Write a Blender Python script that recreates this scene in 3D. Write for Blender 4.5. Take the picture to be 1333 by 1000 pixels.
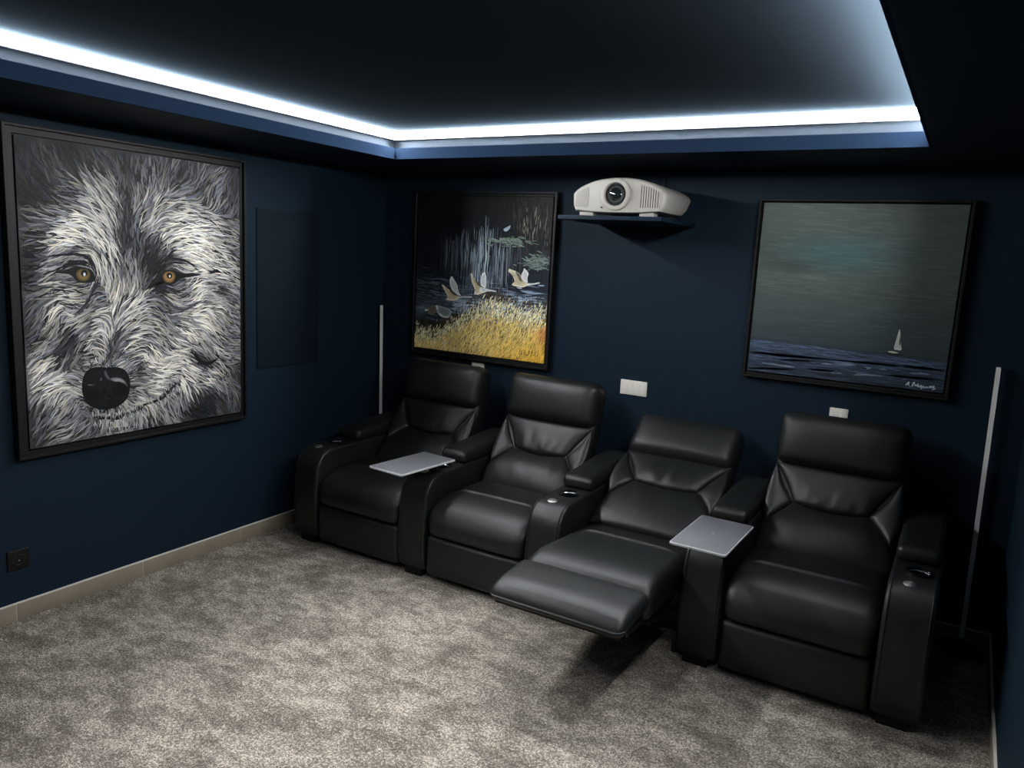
import bpy, bmesh, math, random
import numpy as np
from mathutils import Vector, Matrix

random.seed(7)
rng = np.random.default_rng(11)
scene = bpy.context.scene
for o in list(bpy.data.objects):
    bpy.data.objects.remove(o)

# ------------------------------------------------------------------ camera
# axes: x along the back wall, y = 0 at the back wall (room is y < 0), z up, metres
YAW, PITCH, ROLL = 0.5325, -0.1664, 0.0525
fwd = Vector((-math.sin(YAW) * math.cos(PITCH), math.cos(YAW) * math.cos(PITCH), math.sin(PITCH)))
rgt0 = Vector((math.cos(YAW), math.sin(YAW), 0))
up0 = rgt0.cross(fwd)
rgt = math.cos(ROLL) * rgt0 + math.sin(ROLL) * up0
upv = -math.sin(ROLL) * rgt0 + math.cos(ROLL) * up0
cam_data = bpy.data.cameras.new('camera')
cam_data.sensor_width = 36.0
cam_data.lens = 36.0 * 995.06 / 1333.0
cam_data.clip_start = 0.02
cam = bpy.data.objects.new('camera', cam_data)
scene.collection.objects.link(cam)
cam.matrix_world = Matrix(((rgt.x, upv.x, -fwd.x, 3.3734), (rgt.y, upv.y, -fwd.y, -3.9713),
                           (rgt.z, upv.z, -fwd.z, 1.674), (0, 0, 0, 1)))
scene.camera = cam

# ------------------------------------------------------------------ world, light levels, exposure
world = bpy.data.worlds.new('world')
scene.world = world
world.use_nodes = True
world.node_tree.nodes['Background'].inputs[0].default_value = (0.5, 0.6, 0.8, 1)
world.node_tree.nodes['Background'].inputs[1].default_value = 0.0
LED_COLOR = (0.945, 0.97, 1.0)
TAPE = {'left': 22.0, 'back': 22.0, 'right': 300.0}      # hidden strips in the troughs
PROFILE = {'left': 160.0, 'back': 165.0, 'right': 100.0}   # opal profiles above them
scene.view_settings.view_transform = 'Standard'
scene.view_settings.look = 'None'
scene.view_settings.gamma = 1.0
scene.view_settings.use_curve_mapping = False
scene.view_settings.exposure = 0.2
scene.cycles.max_bounces = 10
scene.cycles.diffuse_bounces = 6
scene.cycles.glossy_bounces = 5
scene.cycles.caustics_reflective = True
scene.cycles.sample_clamp_indirect = 0.0
scene.cycles.blur_glossy = 0.5
scene.cycles.use_denoising = True

# ------------------------------------------------------------------ helpers
def srgb(r, g, b):
    f = lambda c: (c / 255 / 12.92) if c / 255 <= 0.04045 else ((c / 255 + 0.055) / 1.055) ** 2.4
    return (f(r), f(g), f(b), 1.0)

def lin(a):
    a = np.clip(np.asarray(a, float), 0, 1)
    return np.where(a <= 0.04045, a / 12.92, ((a + 0.055) / 1.055) ** 2.4)

MATS = {}
def mat(name, color, rough=0.5, metal=0.0, spec=0.5, bump=None, mottle=None, coat=0.0, emit=None):
    """Principled material; bump = list of (scale, strength, distance), mottle = (scale, amount)."""
    if name in MATS:
        return MATS[name]
    m = bpy.data.materials.new(name)
    m.use_nodes = True
    nt = m.node_tree
    p = nt.nodes['Principled BSDF']
    p.inputs['Base Color'].default_value = color
    p.inputs['Roughness'].default_value = rough
    p.inputs['Metallic'].default_value = metal
    p.inputs['Specular IOR Level'].default_value = spec
    p.inputs['Coat Weight'].default_value = coat
    tc = nt.nodes.new('ShaderNodeTexCoord')
    if mottle:
        n = nt.nodes.new('ShaderNodeTexNoise')
        n.inputs['Scale'].default_value = mottle[0]
        n.inputs['Detail'].default_value = 4
        nt.links.new(tc.outputs['Object'], n.inputs['Vector'])
        r = nt.nodes.new('ShaderNodeMapRange')
        r.inputs['From Min'].default_value = 0.3
        r.inputs['From Max'].default_value = 0.7
        r.inputs['To Min'].default_value = 1 - mottle[1]
        r.inputs['To Max'].default_value = 1 + mottle[1]
        nt.links.new(n.outputs['Fac'], r.inputs['Value'])
        x = nt.nodes.new('ShaderNodeVectorMath')
        x.operation = 'SCALE'
        x.inputs[0].default_value = color[:3]
        nt.links.new(r.outputs['Result'], x.inputs['Scale'])
        nt.links.new(x.outputs['Vector'], p.inputs['Base Color'])
    prev = None
    for sc, st, di in (bump or []):
        n = nt.nodes.new('ShaderNodeTexNoise')
        n.inputs['Scale'].default_value = sc
        n.inputs['Detail'].default_value = 3
        nt.links.new(tc.outputs['Object'], n.inputs['Vector'])
        b = nt.nodes.new('ShaderNodeBump')
        b.inputs['Strength'].default_value = st
        b.inputs['Distance'].default_value = di
        nt.links.new(n.outputs['Fac'], b.inputs['Height'])
        if prev:
            nt.links.new(prev.outputs['Normal'], b.inputs['Normal'])
        prev = b
    if prev:
        nt.links.new(prev.outputs['Normal'], p.inputs['Normal'])
    if emit:
        p.inputs['Emission Color'].default_value = (*emit[0], 1)
        p.inputs['Emission Strength'].default_value = emit[1]
    MATS[name] = m
    return m

def link(o, parent=None):
    scene.collection.objects.link(o)
    if parent is not None:
        o.parent = parent
    return o

def mesh_obj(name, V, F, m, parent=None, smooth=True, sharp=40, loc=None):
    me = bpy.data.meshes.new(name)
    me.from_pydata([tuple(v) for v in np.asarray(V, float)], [], [tuple(f) for f in F])
    me.materials.append(m)
    if smooth:
        me.polygons.foreach_set('use_smooth', [True] * len(me.polygons))
        if sharp:
            me.set_sharp_from_angle(angle=math.radians(sharp))
    me.update()
    o = bpy.data.objects.new(name, me)
    if loc is not None:
        o.location = loc
    return link(o, parent)

def thing(name, label, cat, loc=(0, 0, 0), group=None):
    o = bpy.data.objects.new(name, None)
    o.empty_display_size = 0.1
    o.location = loc
    return tag(link(o), label, cat, group)

def tag(o, label=None, cat=None, group=None, kind=None):
    if label: o['label'] = label
    if cat: o['category'] = cat
    if group: o['group'] = group
    if kind: o['kind'] = kind
    return o

class MB:
    """collects simple solids into one mesh"""
    def __init__(self): self.V, self.F = [], []
    def add(self, V, F):
        n = len(self.V)
        self.V += [tuple(v) for v in V]
        self.F += [tuple(i + n for i in f) for f in F]
        return self
    def box(self, x0, x1, y0, y1, z0, z1):
        V = [(x, y, z) for x in (x0, x1) for y in (y0, y1) for z in (z0, z1)]
        return self.add(V, [(0, 1, 3, 2), (4, 6, 7, 5), (0, 4, 5, 1), (2, 3, 7, 6), (0, 2, 6, 4), (1, 5, 7, 3)])
    def tube(self, pts, r, n=10, cap=True):
        pts = [Vector(p) for p in pts]
        V, F = [], []
        for i, p in enumerate(pts):
            t = (pts[min(i + 1, len(pts) - 1)] - pts[max(i - 1, 0)]).normalized()
            a = t.orthogonal().normalized() if i == 0 else (a - t * a.dot(t)).normalized()
            b = t.cross(a)
            rr = r[i] if hasattr(r, '__len__') else r
            for k in range(n):
                w = 2 * math.pi * k / n
                V.append(p + rr * (math.cos(w) * a + math.sin(w) * b))
        for i in range(len(pts) - 1):
            for k in range(n):
                F.append((i * n + k, i * n + (k + 1) % n, (i + 1) * n + (k + 1) % n, (i + 1) * n + k))
        if cap:
            F.append(tuple(range(n))[::-1])
            F.append(tuple((len(pts) - 1) * n + k for k in range(n)))
        return self.add(V, F)
    def lathe(self, prof, c=(0, 0, 0), n=32, axis='z', close=False):
        """prof: (radius, height) pairs"""
        V, F = [], []
        for r, h in prof:
            for k in range(n):
                w = 2 * math.pi * k / n
                if axis == 'z': V.append((c[0] + r * math.cos(w), c[1] + r * math.sin(w), c[2] + h))
                elif axis == 'y': V.append((c[0] + r * math.cos(w), c[1] + h, c[2] + r * math.sin(w)))
                else: V.append((c[0] + h, c[1] + r * math.cos(w), c[2] + r * math.sin(w)))
        m = len(prof)
        for i in range(m - 1 + (1 if close else 0)):
            j = (i + 1) % m
            for k in range(n):
                F.append((i * n + k, i * n + (k + 1) % n, j * n + (k + 1) % n, j * n + k))
        if not close:
            F.append(tuple(range(n))[::-1])
            F.append(tuple((m - 1) * n + k for k in range(n)))
        return self.add(V, F)
    def build(self, name, m, parent=None, smooth=True, sharp=40, loc=None):
        return mesh_obj(name, self.V, self.F, m, parent, smooth, sharp, loc)

def axis_samples(h, r, n, step, extra=()):
    c = [r * math.tan(math.pi / 4 * k / n) for k in range(n + 1)]           # 0 .. r
    lo = [-(h - r) - v for v in c[::-1]]
    m = max(1, int(round(2 * (h - r) / step)))
    mid = [-(h - r) + 2 * (h - r) * k / m for k in range(1, m)]
    mid = sorted(set([round(v, 5) for v in mid] + [round(v, 5) for v in extra if abs(v) < h - r - 1e-4]))
    hi = [(h - r) + v for v in c]
    return lo + mid + hi

def rbox(size, r, n=3, step=0.05, extra=((), (), ())):
    """rounded box about the origin: (V array, faces)"""
    h = [s / 2 for s in size]
    r = min(r, min(h) * 0.999)
    ax = [axis_samples(h[i], r, n, step, extra[i]) for i in range(3)]
    V, F, idx = [], [], {}
    def vid(p):
        k = tuple(round(v, 5) for v in p)
        if k not in idx:
            q = [max(-(h[i] - r), min(h[i] - r, p[i])) for i in range(3)]
            d = [p[i] - q[i] for i in range(3)]
            l = math.sqrt(sum(v * v for v in d))
            idx[k] = len(V)
            V.append([q[i] + (r * d[i] / l if l > 1e-9 else 0) for i in range(3)])
        return idx[k]
    for a in range(3):
        b, c = (a + 1) % 3, (a + 2) % 3
        for s in (-1, 1):
            for i in range(len(ax[b]) - 1):
                for j in range(len(ax[c]) - 1):
                    f = []
                    for ii, jj in ((i, j), (i + 1, j), (i + 1, j + 1), (i, j + 1)):
                        p = [0, 0, 0]
                        p[a], p[b], p[c] = s * h[a], ax[b][ii], ax[c][jj]
                        f.append(vid(p))
                    F.append(f if s > 0 else f[::-1])
    return np.array(V), F

# ------------------------------------------------------------------ materials
BLUE = (0.0058, 0.0148, 0.0262, 1)
M_wall = mat('navy wall paint', BLUE, 0.6, spec=0.12, bump=[(160, 0.06, 0.002)], mottle=(1.3, 0.05))
M_ceil = mat('dark navy ceiling paint', (0.0165, 0.0225, 0.0285, 1), 0.8, spec=0.0, bump=[(60, 0.05, 0.002)])
M_cove = mat('cove plaster', (0.042, 0.054, 0.068, 1), 0.7, spec=0.05)
M_lip = mat('blue lip paint', (0.0115, 0.0215, 0.042, 1), 0.7, spec=0.0)
M_tile = mat('greige skirting tile', srgb(132, 121, 105), 0.5, mottle=(9, 0.10), bump=[(90, 0.05, 0.001)])
M_grout = mat('light grout', srgb(205, 200, 190), 0.8)
M_leather = mat('black leather', (0.0068, 0.0086, 0.0084, 1), 0.45, spec=0.46, bump=[(7, 0.35, 0.012), (34, 0.16, 0.004), (380, 0.22, 0.0012)], mottle=(5, 0.12))
M_black = mat('black plastic', (0.004, 0.004, 0.0045, 1), 0.45, spec=0.25)
M_gloss = mat('gloss black', (0.004, 0.004, 0.005, 1), 0.12, spec=0.6)
M_chrome = mat('dark chrome', (0.75, 0.76, 0.8, 1), 0.25, metal=1.0)
M_steel = mat('brushed steel', (0.55, 0.55, 0.55, 1), 0.35, metal=1.0)
M_rail = mat('dark steel mechanism', (0.05, 0.05, 0.052, 1), 0.4, metal=0.8)
M_tray = mat('silver tray', srgb(98, 100, 104), 0.33, mottle=(14, 0.08), bump=[(200, 0.05, 0.0006)])
M_trayrim = mat('pale tray rim', srgb(172, 173, 176), 0.35)
M_frame = mat('black frame wood', (0.0045, 0.0045, 0.005, 1), 0.5, spec=0.25, bump=[(40, 0.08, 0.001)])
M_white = mat('white casing', srgb(158, 154, 146), 0.45, bump=[(300, 0.03, 0.0004)])
M_whitep = mat('white switch plastic', srgb(214, 209, 199), 0.4)
M_slit = mat('grey slit', srgb(150, 146, 138), 0.5)
M_diff = mat('opal lamp diffuser', srgb(200, 200, 196), 0.5)
M_lens = mat('lens glass', (0.01, 0.014, 0.014, 1), 0.05, spec=0.8, coat=1.0)
M_panel = mat('navy speaker cloth', (0.0040, 0.0100, 0.0175, 1), 0.8, spec=0.15, bump=[(500, 0.2, 0.001)])

# ------------------------------------------------------------------ room shell
RX, RY = 3.647, -4.75                    # right wall, front wall
SOF, LIP, HC = 2.154, 2.211, 2.300      # soffit underside, lip top, ceiling
OX0, OX1, OY0, OY1 = 0.607, 3.164, -0.645, -3.88   # opening in the soffit

def carpet_material():
    m = bpy.data.materials.new('mottled grey carpet')
    m.use_nodes = True
    nt = m.node_tree
    p = nt.nodes['Principled BSDF']
    p.inputs['Roughness'].default_value = 0.95
    p.inputs['Specular IOR Level'].default_value = 0.1
    tc = nt.nodes.new('ShaderNodeTexCoord')
    mp = nt.nodes.new('ShaderNodeMapping')
    mp.inputs['Rotation'].default_value = (0, 0, math.radians(-38))
    mp.inputs['Scale'].default_value = (1.0, 1.4, 1.0)
    nt.links.new(tc.outputs['Object'], mp.inputs['Vector'])
    def noise(scale, detail, dist, src):
        n = nt.nodes.new('ShaderNodeTexNoise')
        n.inputs['Scale'].default_value = scale
        n.inputs['Detail'].default_value = detail
        n.inputs['Roughness'].default_value = 0.65
        n.inputs['Distortion'].default_value = dist
        nt.links.new(src, n.inputs['Vector'])
        return n.outputs['Fac']
    def math2(op, a, b):
        x = nt.nodes.new('ShaderNodeMath')
        x.operation = op
        for i, v in enumerate((a, b)):
            if isinstance(v, float): x.inputs[i].default_value = v
            else: nt.links.new(v, x.inputs[i])
        return x.outputs[0]
    # ragged patches: the lookup point is shaken by a fine noise so that patch edges break up tuft by tuft
    fine = nt.nodes.new('ShaderNodeTexNoise')
    fine.inputs['Scale'].default_value = 75.0
    fine.inputs['Detail'].default_value = 2
    nt.links.new(tc.outputs['Object'], fine.inputs['Vector'])
    off = nt.nodes.new('ShaderNodeVectorMath')
    off.operation = 'MULTIPLY_ADD'
    off.inputs[1].default_value = (0.055, 0.055, 0.0)
    nt.links.new(fine.outputs['Color'], off.inputs[0])
    nt.links.new(mp.outputs['Vector'], off.inputs[2])
    a = noise(4.6, 7, 0.35, off.outputs['Vector'])
    b = noise(15.0, 6, 0.2, off.outputs['Vector'])
    c = noise(185.0, 2, 0.0, tc.outputs['Object'])
    # pile brushed flat in a swath along the portrait wall
    sep = nt.nodes.new('ShaderNodeSeparateXYZ')
    nt.links.new(tc.outputs['Object'], sep.inputs['Vector'])
    edge = math2('ADD', sep.outputs['X'], math2('MULTIPLY', noise(1.6, 3, 0.3, tc.outputs['Object']), 0.5))
    band = nt.nodes.new('ShaderNodeMapRange')
    band.interpolation_type = 'SMOOTHSTEP'
    band.inputs['From Min'].default_value = 0.50
    band.inputs['From Max'].default_value = 0.72
    band.inputs['To Min'].default_value = -0.10
    band.inputs['To Max'].default_value = 0.0
    nt.links.new(edge, band.inputs['Value'])
    c2 = noise(88.0, 3, 0.0, tc.outputs['Object'])
    def stretch(src, lo, hi, amp):
        r = nt.nodes.new('ShaderNodeMapRange')
        r.interpolation_type = 'SMOOTHSTEP'
        r.inputs['From Min'].default_value, r.inputs['From Max'].default_value = lo, hi
        r.inputs['To Min'].default_value, r.inputs['To Max'].default_value = 0.0, amp
        nt.links.new(src, r.inputs['Value'])
        return r.outputs['Result']
    v = math2('ADD', math2('ADD', stretch(a, 0.36, 0.60, 0.23), stretch(b, 0.36, 0.64, 0.20)), math2('ADD', stretch(c, 0.38, 0.62, 0.40), stretch(c2, 0.37, 0.63, 0.34)))
    v = math2('ADD', v, band.outputs['Result'])
    ramp = nt.nodes.new('ShaderNodeValToRGB')
    e = ramp.color_ramp.elements
    e[0].position, e[0].color = 0.12, (0.110, 0.093, 0.075, 1)
    e[1].position, e[1].color = 0.98, (0.818, 0.735, 0.628, 1)
    for pos, cc in ((0.36, (0.180, 0.155, 0.127, 1)), (0.54, (0.268, 0.233, 0.194, 1)), (0.70, (0.405, 0.354, 0.296, 1)), (0.84, (0.590, 0.519, 0.438, 1))):
        k = ramp.color_ramp.elements.new(pos)
        k.color = cc
    nt.links.new(v, ramp.inputs['Fac'])
    nt.links.new(ramp.outputs['Color'], p.inputs['Base Color'])
    bp = nt.nodes.new('ShaderNodeBump')
    bp.inputs['Strength'].default_value = 0.9
    bp.inputs['Distance'].default_value = 0.01
    nt.links.new(math2('ADD', c, math2('MULTIPLY', b, 0.5)), bp.inputs['Height'])
    nt.links.new(bp.outputs['Normal'], p.inputs['Normal'])
    return m

floor = MB().box(0, RX, RY, 0, -0.05, 0).build('floor', carpet_material(), smooth=False)
tag(floor, 'mottled grey carpet covering the floor', kind='structure')
for nm, b in (('wall_left', (-0.1, 0, RY - 0.1, 0.1, -0.05, 2.4)), ('wall_back', (0, RX, 0, 0.1, -0.05, 2.4)),
              ('wall_right', (RX, RX + 0.1, RY - 0.1, 0.1, -0.05, 2.4)), ('wall_front', (0, RX, RY - 0.1, RY, -0.05, 2.4))):
    tag(MB().box(*b).build(nm, M_wall, smooth=False), 'matte navy painted wall', kind='structure')

ceiling = MB().box(0, RX, RY, 0, HC, HC + 0.06).build('ceiling', M_ceil, smooth=False)
tag(ceiling, 'dark navy tray ceiling with a recessed middle', kind='structure')
TW, LT, ST = 0.055, 0.012, 0.016        # trough width, lip thickness, soffit board thickness
bands = (('left', (0, OX0 - LT, RY, 0)), ('right', (OX1 + LT, RX, RY, 0)), ('back', (OX0 - LT, OX1 + LT, OY0 + LT, 0)), ('front', (OX0 - LT, OX1 + LT, RY, OY1 - LT)))
for side, (x0, x1, y0, y1) in bands:
    MB().box(x0, x1, y0, y1, SOF, SOF + ST).build('soffit', M_wall, ceiling, smooth=False)
# lips standing on the edge of the soffit, and the cove wall behind each of them
lip = {'left': (OX0 - LT, OX0, OY1, OY0), 'right': (OX1, OX1 + LT, OY1, OY0),
       'back': (OX0 - LT, OX1 + LT, OY0, OY0 + LT), 'front': (OX0 - LT, OX1 + LT, OY1 - LT, OY1)}
cove = {'left': (OX0 - TW - 0.03, OX0 - TW, OY1 - TW, OY0 + TW), 'right': (OX1 + TW, OX1 + TW + 0.03, OY1 - TW, OY0 + TW),
        'back': (OX0 - TW, OX1 + TW, OY0 + TW, OY0 + TW + 0.03), 'front': (OX0 - TW, OX1 + TW, OY1 - TW - 0.03, OY1 - TW)}
for side in lip:
    MB().box(*lip[side], SOF, LIP).build('cove_lip', M_lip, ceiling, smooth=False)
    MB().box(*cove[side], SOF + ST, HC).build('cove_wall', M_cove, ceiling, smooth=False)
# bare light strips lying hidden in the troughs, and opal light profiles under the ceiling above them
LW, LZ = 0.003, 2.185
lx = TW - 0.002
sides = {'left': ((OX0 - lx - LW / 2, OX0 - lx + LW / 2, OY1, OY0), 0, 1, 'above the animal portrait'),
         'right': ((OX1 + lx - LW / 2, OX1 + lx + LW / 2, OY1, OY0), 0, -1, 'nearest the right wall'),
         'back': ((OX0, OX1, OY0 + lx - LW / 2, OY0 + lx + LW / 2), 1, -1, 'above the projector')}
for side, (st, ax, sg, where) in sides.items():
    m_st = mat('bare led tape ' + side, (0.9, 0.9, 0.9, 1), 0.5, emit=(LED_COLOR, TAPE[side]))
    m_pr = mat('opal led profile ' + side, (0.9, 0.9, 0.9, 1), 0.5, emit=(LED_COLOR, PROFILE[side]))
    s = MB().box(*st, LZ, LZ + 0.024).build('led_strip', m_st, smooth=False)
    tag(s, 'bare cool white light strip lying in the cove trough ' + where, 'light strip', 'cove light strips')
    root = thing('led_profile', 'opal cool white light profile under the ceiling of the cove ' + where, 'light profile', group='cove light profiles')
    # housing in the corner under the ceiling, opal face slanting down into the room
    a, b = (OY1 + 0.001, OY0 - 0.001) if ax == 0 else (OX0 + 0.001, OX1 - 0.001)
    edge = {'left': OX0, 'right': OX1, 'back': OY0, 'front': OY1}[side]
    def prism(sec, ends):
        V = []
        for k, (d, z) in enumerate(sec):
            for e in (0, 1):
                u = (a - d) if e == 0 else (b + d)                 # mitred ends: deeper points reach further
                v = edge - sg * d
                V.append((v, u, z) if ax == 0 else (u, v, z))
        n = len(sec)
        F = [(2 * k, 2 * k + 1, 2 * ((k + 1) % n) + 1, 2 * ((k + 1) % n)) for k in range(n)]
        F += [tuple(2 * k for k in range(n)), tuple(2 * k + 1 for k in range(n))[::-1]]
        bm = bmesh.new()
        vs = [bm.verts.new(v) for v in V]
        for f in F: bm.faces.new([vs[q] for q in f])
        bmesh.ops.recalc_face_normals(bm, faces=bm.faces)
        out = ([tuple(v.co) for v in bm.verts], [tuple(v.index for v in f.verts) for f in bm.faces])
        bm.verts.index_update()
        out = ([tuple(v.co) for v in bm.verts], [tuple(v.index for v in f.verts) for f in bm.faces])
        bm.free()
        return out
    MB().add(*prism([(0.007, HC - 0.001), (0.040, HC - 0.001), (0.040, 2.258), (0.016, 2.258)], 0)).build('housing', M_trayrim, root, smooth=False)
    MB().add(*prism([(0.0030, HC - 0.002), (0.0055, HC - 0.002), (0.0145, 2.2585), (0.0120, 2.2585)], 0)).build('diffuser', m_pr, root, smooth=False)

# ------------------------------------------------------------------ tiled baseboards
def baseboard(name, lab, along, start, end, joints, const, out, h=0.078):
    root = link(bpy.data.objects.new(name, None))
    tag(root, lab, kind='structure')
    cuts = [start] + joints + [end]
    for a, b in zip(cuts[:-1], cuts[1:]):
        g = 0.0012
        lo, hi = (const, const + out * 0.009) if out > 0 else (const + out * 0.009, const)
        t = MB()
        V, F = rbox((abs(b - a) - 2 * g, 0.009, h), 0.0015, 1, 1.0)
        V = V + np.array([(a + b) / 2, (lo + hi) / 2, h / 2])
        if along == 'y': V = V[:, [1, 0, 2]]; F = [f[::-1] for f in F]
        mesh_obj('tile', V, F, M_tile, root)
    gl, gh = (const, const + out * 0.007) if out > 0 else (const + out * 0.007, const)
    b = (gl, gh, min(start, end), max(start, end)) if along == 'y' else (min(start, end), max(start, end), gl, gh)
    MB().box(*b, 0, h - 0.001).build('joint_grout', M_grout, root, smooth=False)
    lo, hi = (const, const + out * 0.0092) if out > 0 else (const + out * 0.0092, const)
    b = (lo, hi, min(start, end), max(start, end)) if along == 'y' else (min(start, end), max(start, end), lo, hi)
    MB().box(*b, h - 0.001, h + 0.004).build('top_grout', M_grout, root, smooth=False)
jl = [-2.376 + 0.594 * k for k in range(-4, 4)]
baseboard('baseboard_left', 'greige tiled skirting along the animal portrait wall', 'y', RY, -0.0, jl, 0, 1)
baseboard('baseboard_back', 'greige tiled skirting behind the recliners', 'x', 0.01, RX - 0.01, [0.6 * k + 0.3 for k in range(0, 6)], 0, -1)
baseboard('baseboard_right', 'greige tiled skirting beside the right floor lamp', 'y', RY, -0.0, [-0.6 * k - 0.45 for k in range(7, -1, -1)], RX, -1)

# ------------------------------------------------------------------ recliners
PITCH_X, ARM_W, SEAT_HW = 0.757, 0.172, 0.286
SEAT_X = [0.6755, 1.4325, 2.1895, 2.9465]
BASE_Y = -0.5

def curve_fn(pts):
    """smooth curve through (y, z) points, parameter = point index; returns position and outward normal"""
    P = np.array(pts, float)
    n = len(P)
    def at(t):
        i = int(min(max(math.floor(t), 0), n - 2))
        f = t - i
        p0, p1, p2, p3 = P[max(i - 1, 0)], P[i], P[i + 1], P[min(i + 2, n - 1)]
        if i == 0: p0 = 2 * p1 - p2
        if i + 2 > n - 1: p3 = 2 * p2 - p1
        q = 0.5 * ((2 * p1) + (-p0 + p2) * f + (2 * p0 - 5 * p1 + 4 * p2 - p3) * f * f + (-p0 + 3 * p1 - 3 * p2 + p3) * f ** 3)
        d = 0.5 * ((-p0 + p2) + 2 * (2 * p0 - 5 * p1 + 4 * p2 - p3) * f + 3 * (-p0 + 3 * p1 - 3 * p2 + p3) * f * f)
        d = d / np.linalg.norm(d)
        return q, np.array([-d[1], d[0]])      # normal points to the front (y < 0)
    return at

def coons(A, B, C, D, ns, nt):
    """A: bottom (s), B: top (s), C: left (t), D: right (t): arrays of (x, w) control polylines -> grid"""
    def ev(P, u):
        P = np.array(P, float)
        k = u * (len(P) - 1)
        i = int(min(math.floor(k), len(P) - 2))
        return P[i] + (k - i) * (P[i + 1] - P[i])
    def smooth(P):
        P = np.array(P, float)
        if len(P) < 3: return P
        u = np.linspace(0, 1, 25)
        Q = np.array([ev(P, a) for a in u])
        for _ in range(3):
            Q[1:-1] = (Q[:-2] + 2 * Q[1:-1] + Q[2:]) / 4
        return Q
    A, B, C, D = map(smooth, (A, B, C, D))
    G = np.zeros((ns, nt, 2))
    us, ut = spaced(ns), spaced(nt)
    for i in range(ns):
        s = us[i]
        for j in range(nt):
            t = ut[j]
            a, b, c, d = ev(A, s), ev(B, s), ev(C, t), ev(D, t)
            G[i, j] = (1 - t) * a + t * b + (1 - s) * c + s * d - ((1 - s) * (1 - t) * ev(A, 0) + s * (1 - t) * ev(A, 1) + (1 - s) * t * ev(B, 0) + s * t * ev(B, 1))
    return G

def spaced(n):
    """0..1 samples, denser at the ends"""
    u = np.linspace(0, 1, n)
    return 0.5 - 0.5 * np.cos(np.pi * u)

def pad_panel(name, parent, at, bounds, bulge, ns=22, nt=18, wr=None, seed=0):
    """a padded leather panel over a patch of the backrest: its edge sinks into the seam groove"""
    G = coons(*bounds, ns, nt)
    us, ut = spaced(ns), spaced(nt)
    V = np.zeros((ns, nt, 3))
    r = np.random.default_rng(seed)
    ph = r.uniform(0, 6.28, 6)
    for i in range(ns):
        for j in range(nt):
            x, w = G[i, j]
            s, t = us[i], ut[j]
            e = max(0, (1 - abs(2 * s - 1) ** 2.6) * (1 - abs(2 * t - 1) ** 2.2))
            k = max(0, (1 - abs(2 * s - 1) ** 14) * (1 - abs(2 * t - 1) ** 14))
            h = -0.006 + 0.014 * k ** 0.6 + (bulge - 0.008) * e ** 0.7
            if wr:
                # folds gathered towards one seam of the panel
                f = (1 - t) ** 1.2 if wr > 0 else t ** 1.6
                k = math.sin(52 * x + ph[0] + 2.0 * math.sin(9 * x + ph[1]) + 3 * t) + 0.6 * math.sin(97 * x + ph[2] - 4 * t)
                h += abs(wr) * k * f * e
            q, n = at(w)
            V[i, j] = (x, q[0] + n[0] * h - BASE_Y, q[1] + n[1] * h)
    F = [(i * nt + j, (i + 1) * nt + j, (i + 1) * nt + j + 1, i * nt + j + 1) for i in range(ns - 1) for j in range(nt - 1)]
    return mesh_obj(name, V.reshape(-1, 3), F, M_leather, parent, sharp=None)

def bent_box(name, parent, at, size, w0, w1, n0, m=None, r=0.03, step=0.03, bulge=0.0, taper=0.0):
    """rounded box laid along the back curve: x across, curve parameter w0..w1, front face n0 off the curve"""
    V, F = rbox(size, r, 3, step)
    out = np.zeros_like(V)
    for i, (x, t, n) in enumerate(V):
        u = t / size[1] + 0.5
        q, nn = at(w0 + (w1 - w0) * u)
        h = n - size[2] / 2 + n0
        if n > 0:
            h += bulge * max(0, (1 - abs(2 * x / size[0]) ** 4)) * max(0, (1 - abs(2 * u - 1) ** 2.5))
        out[i] = (x * (1 - taper * u), q[0] + nn[0] * h - BASE_Y, q[1] + nn[1] * h)
    F = [f[::-1] for f in F]
    return mesh_obj(name, out, F, m or M_leather, parent, sharp=None)

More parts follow.
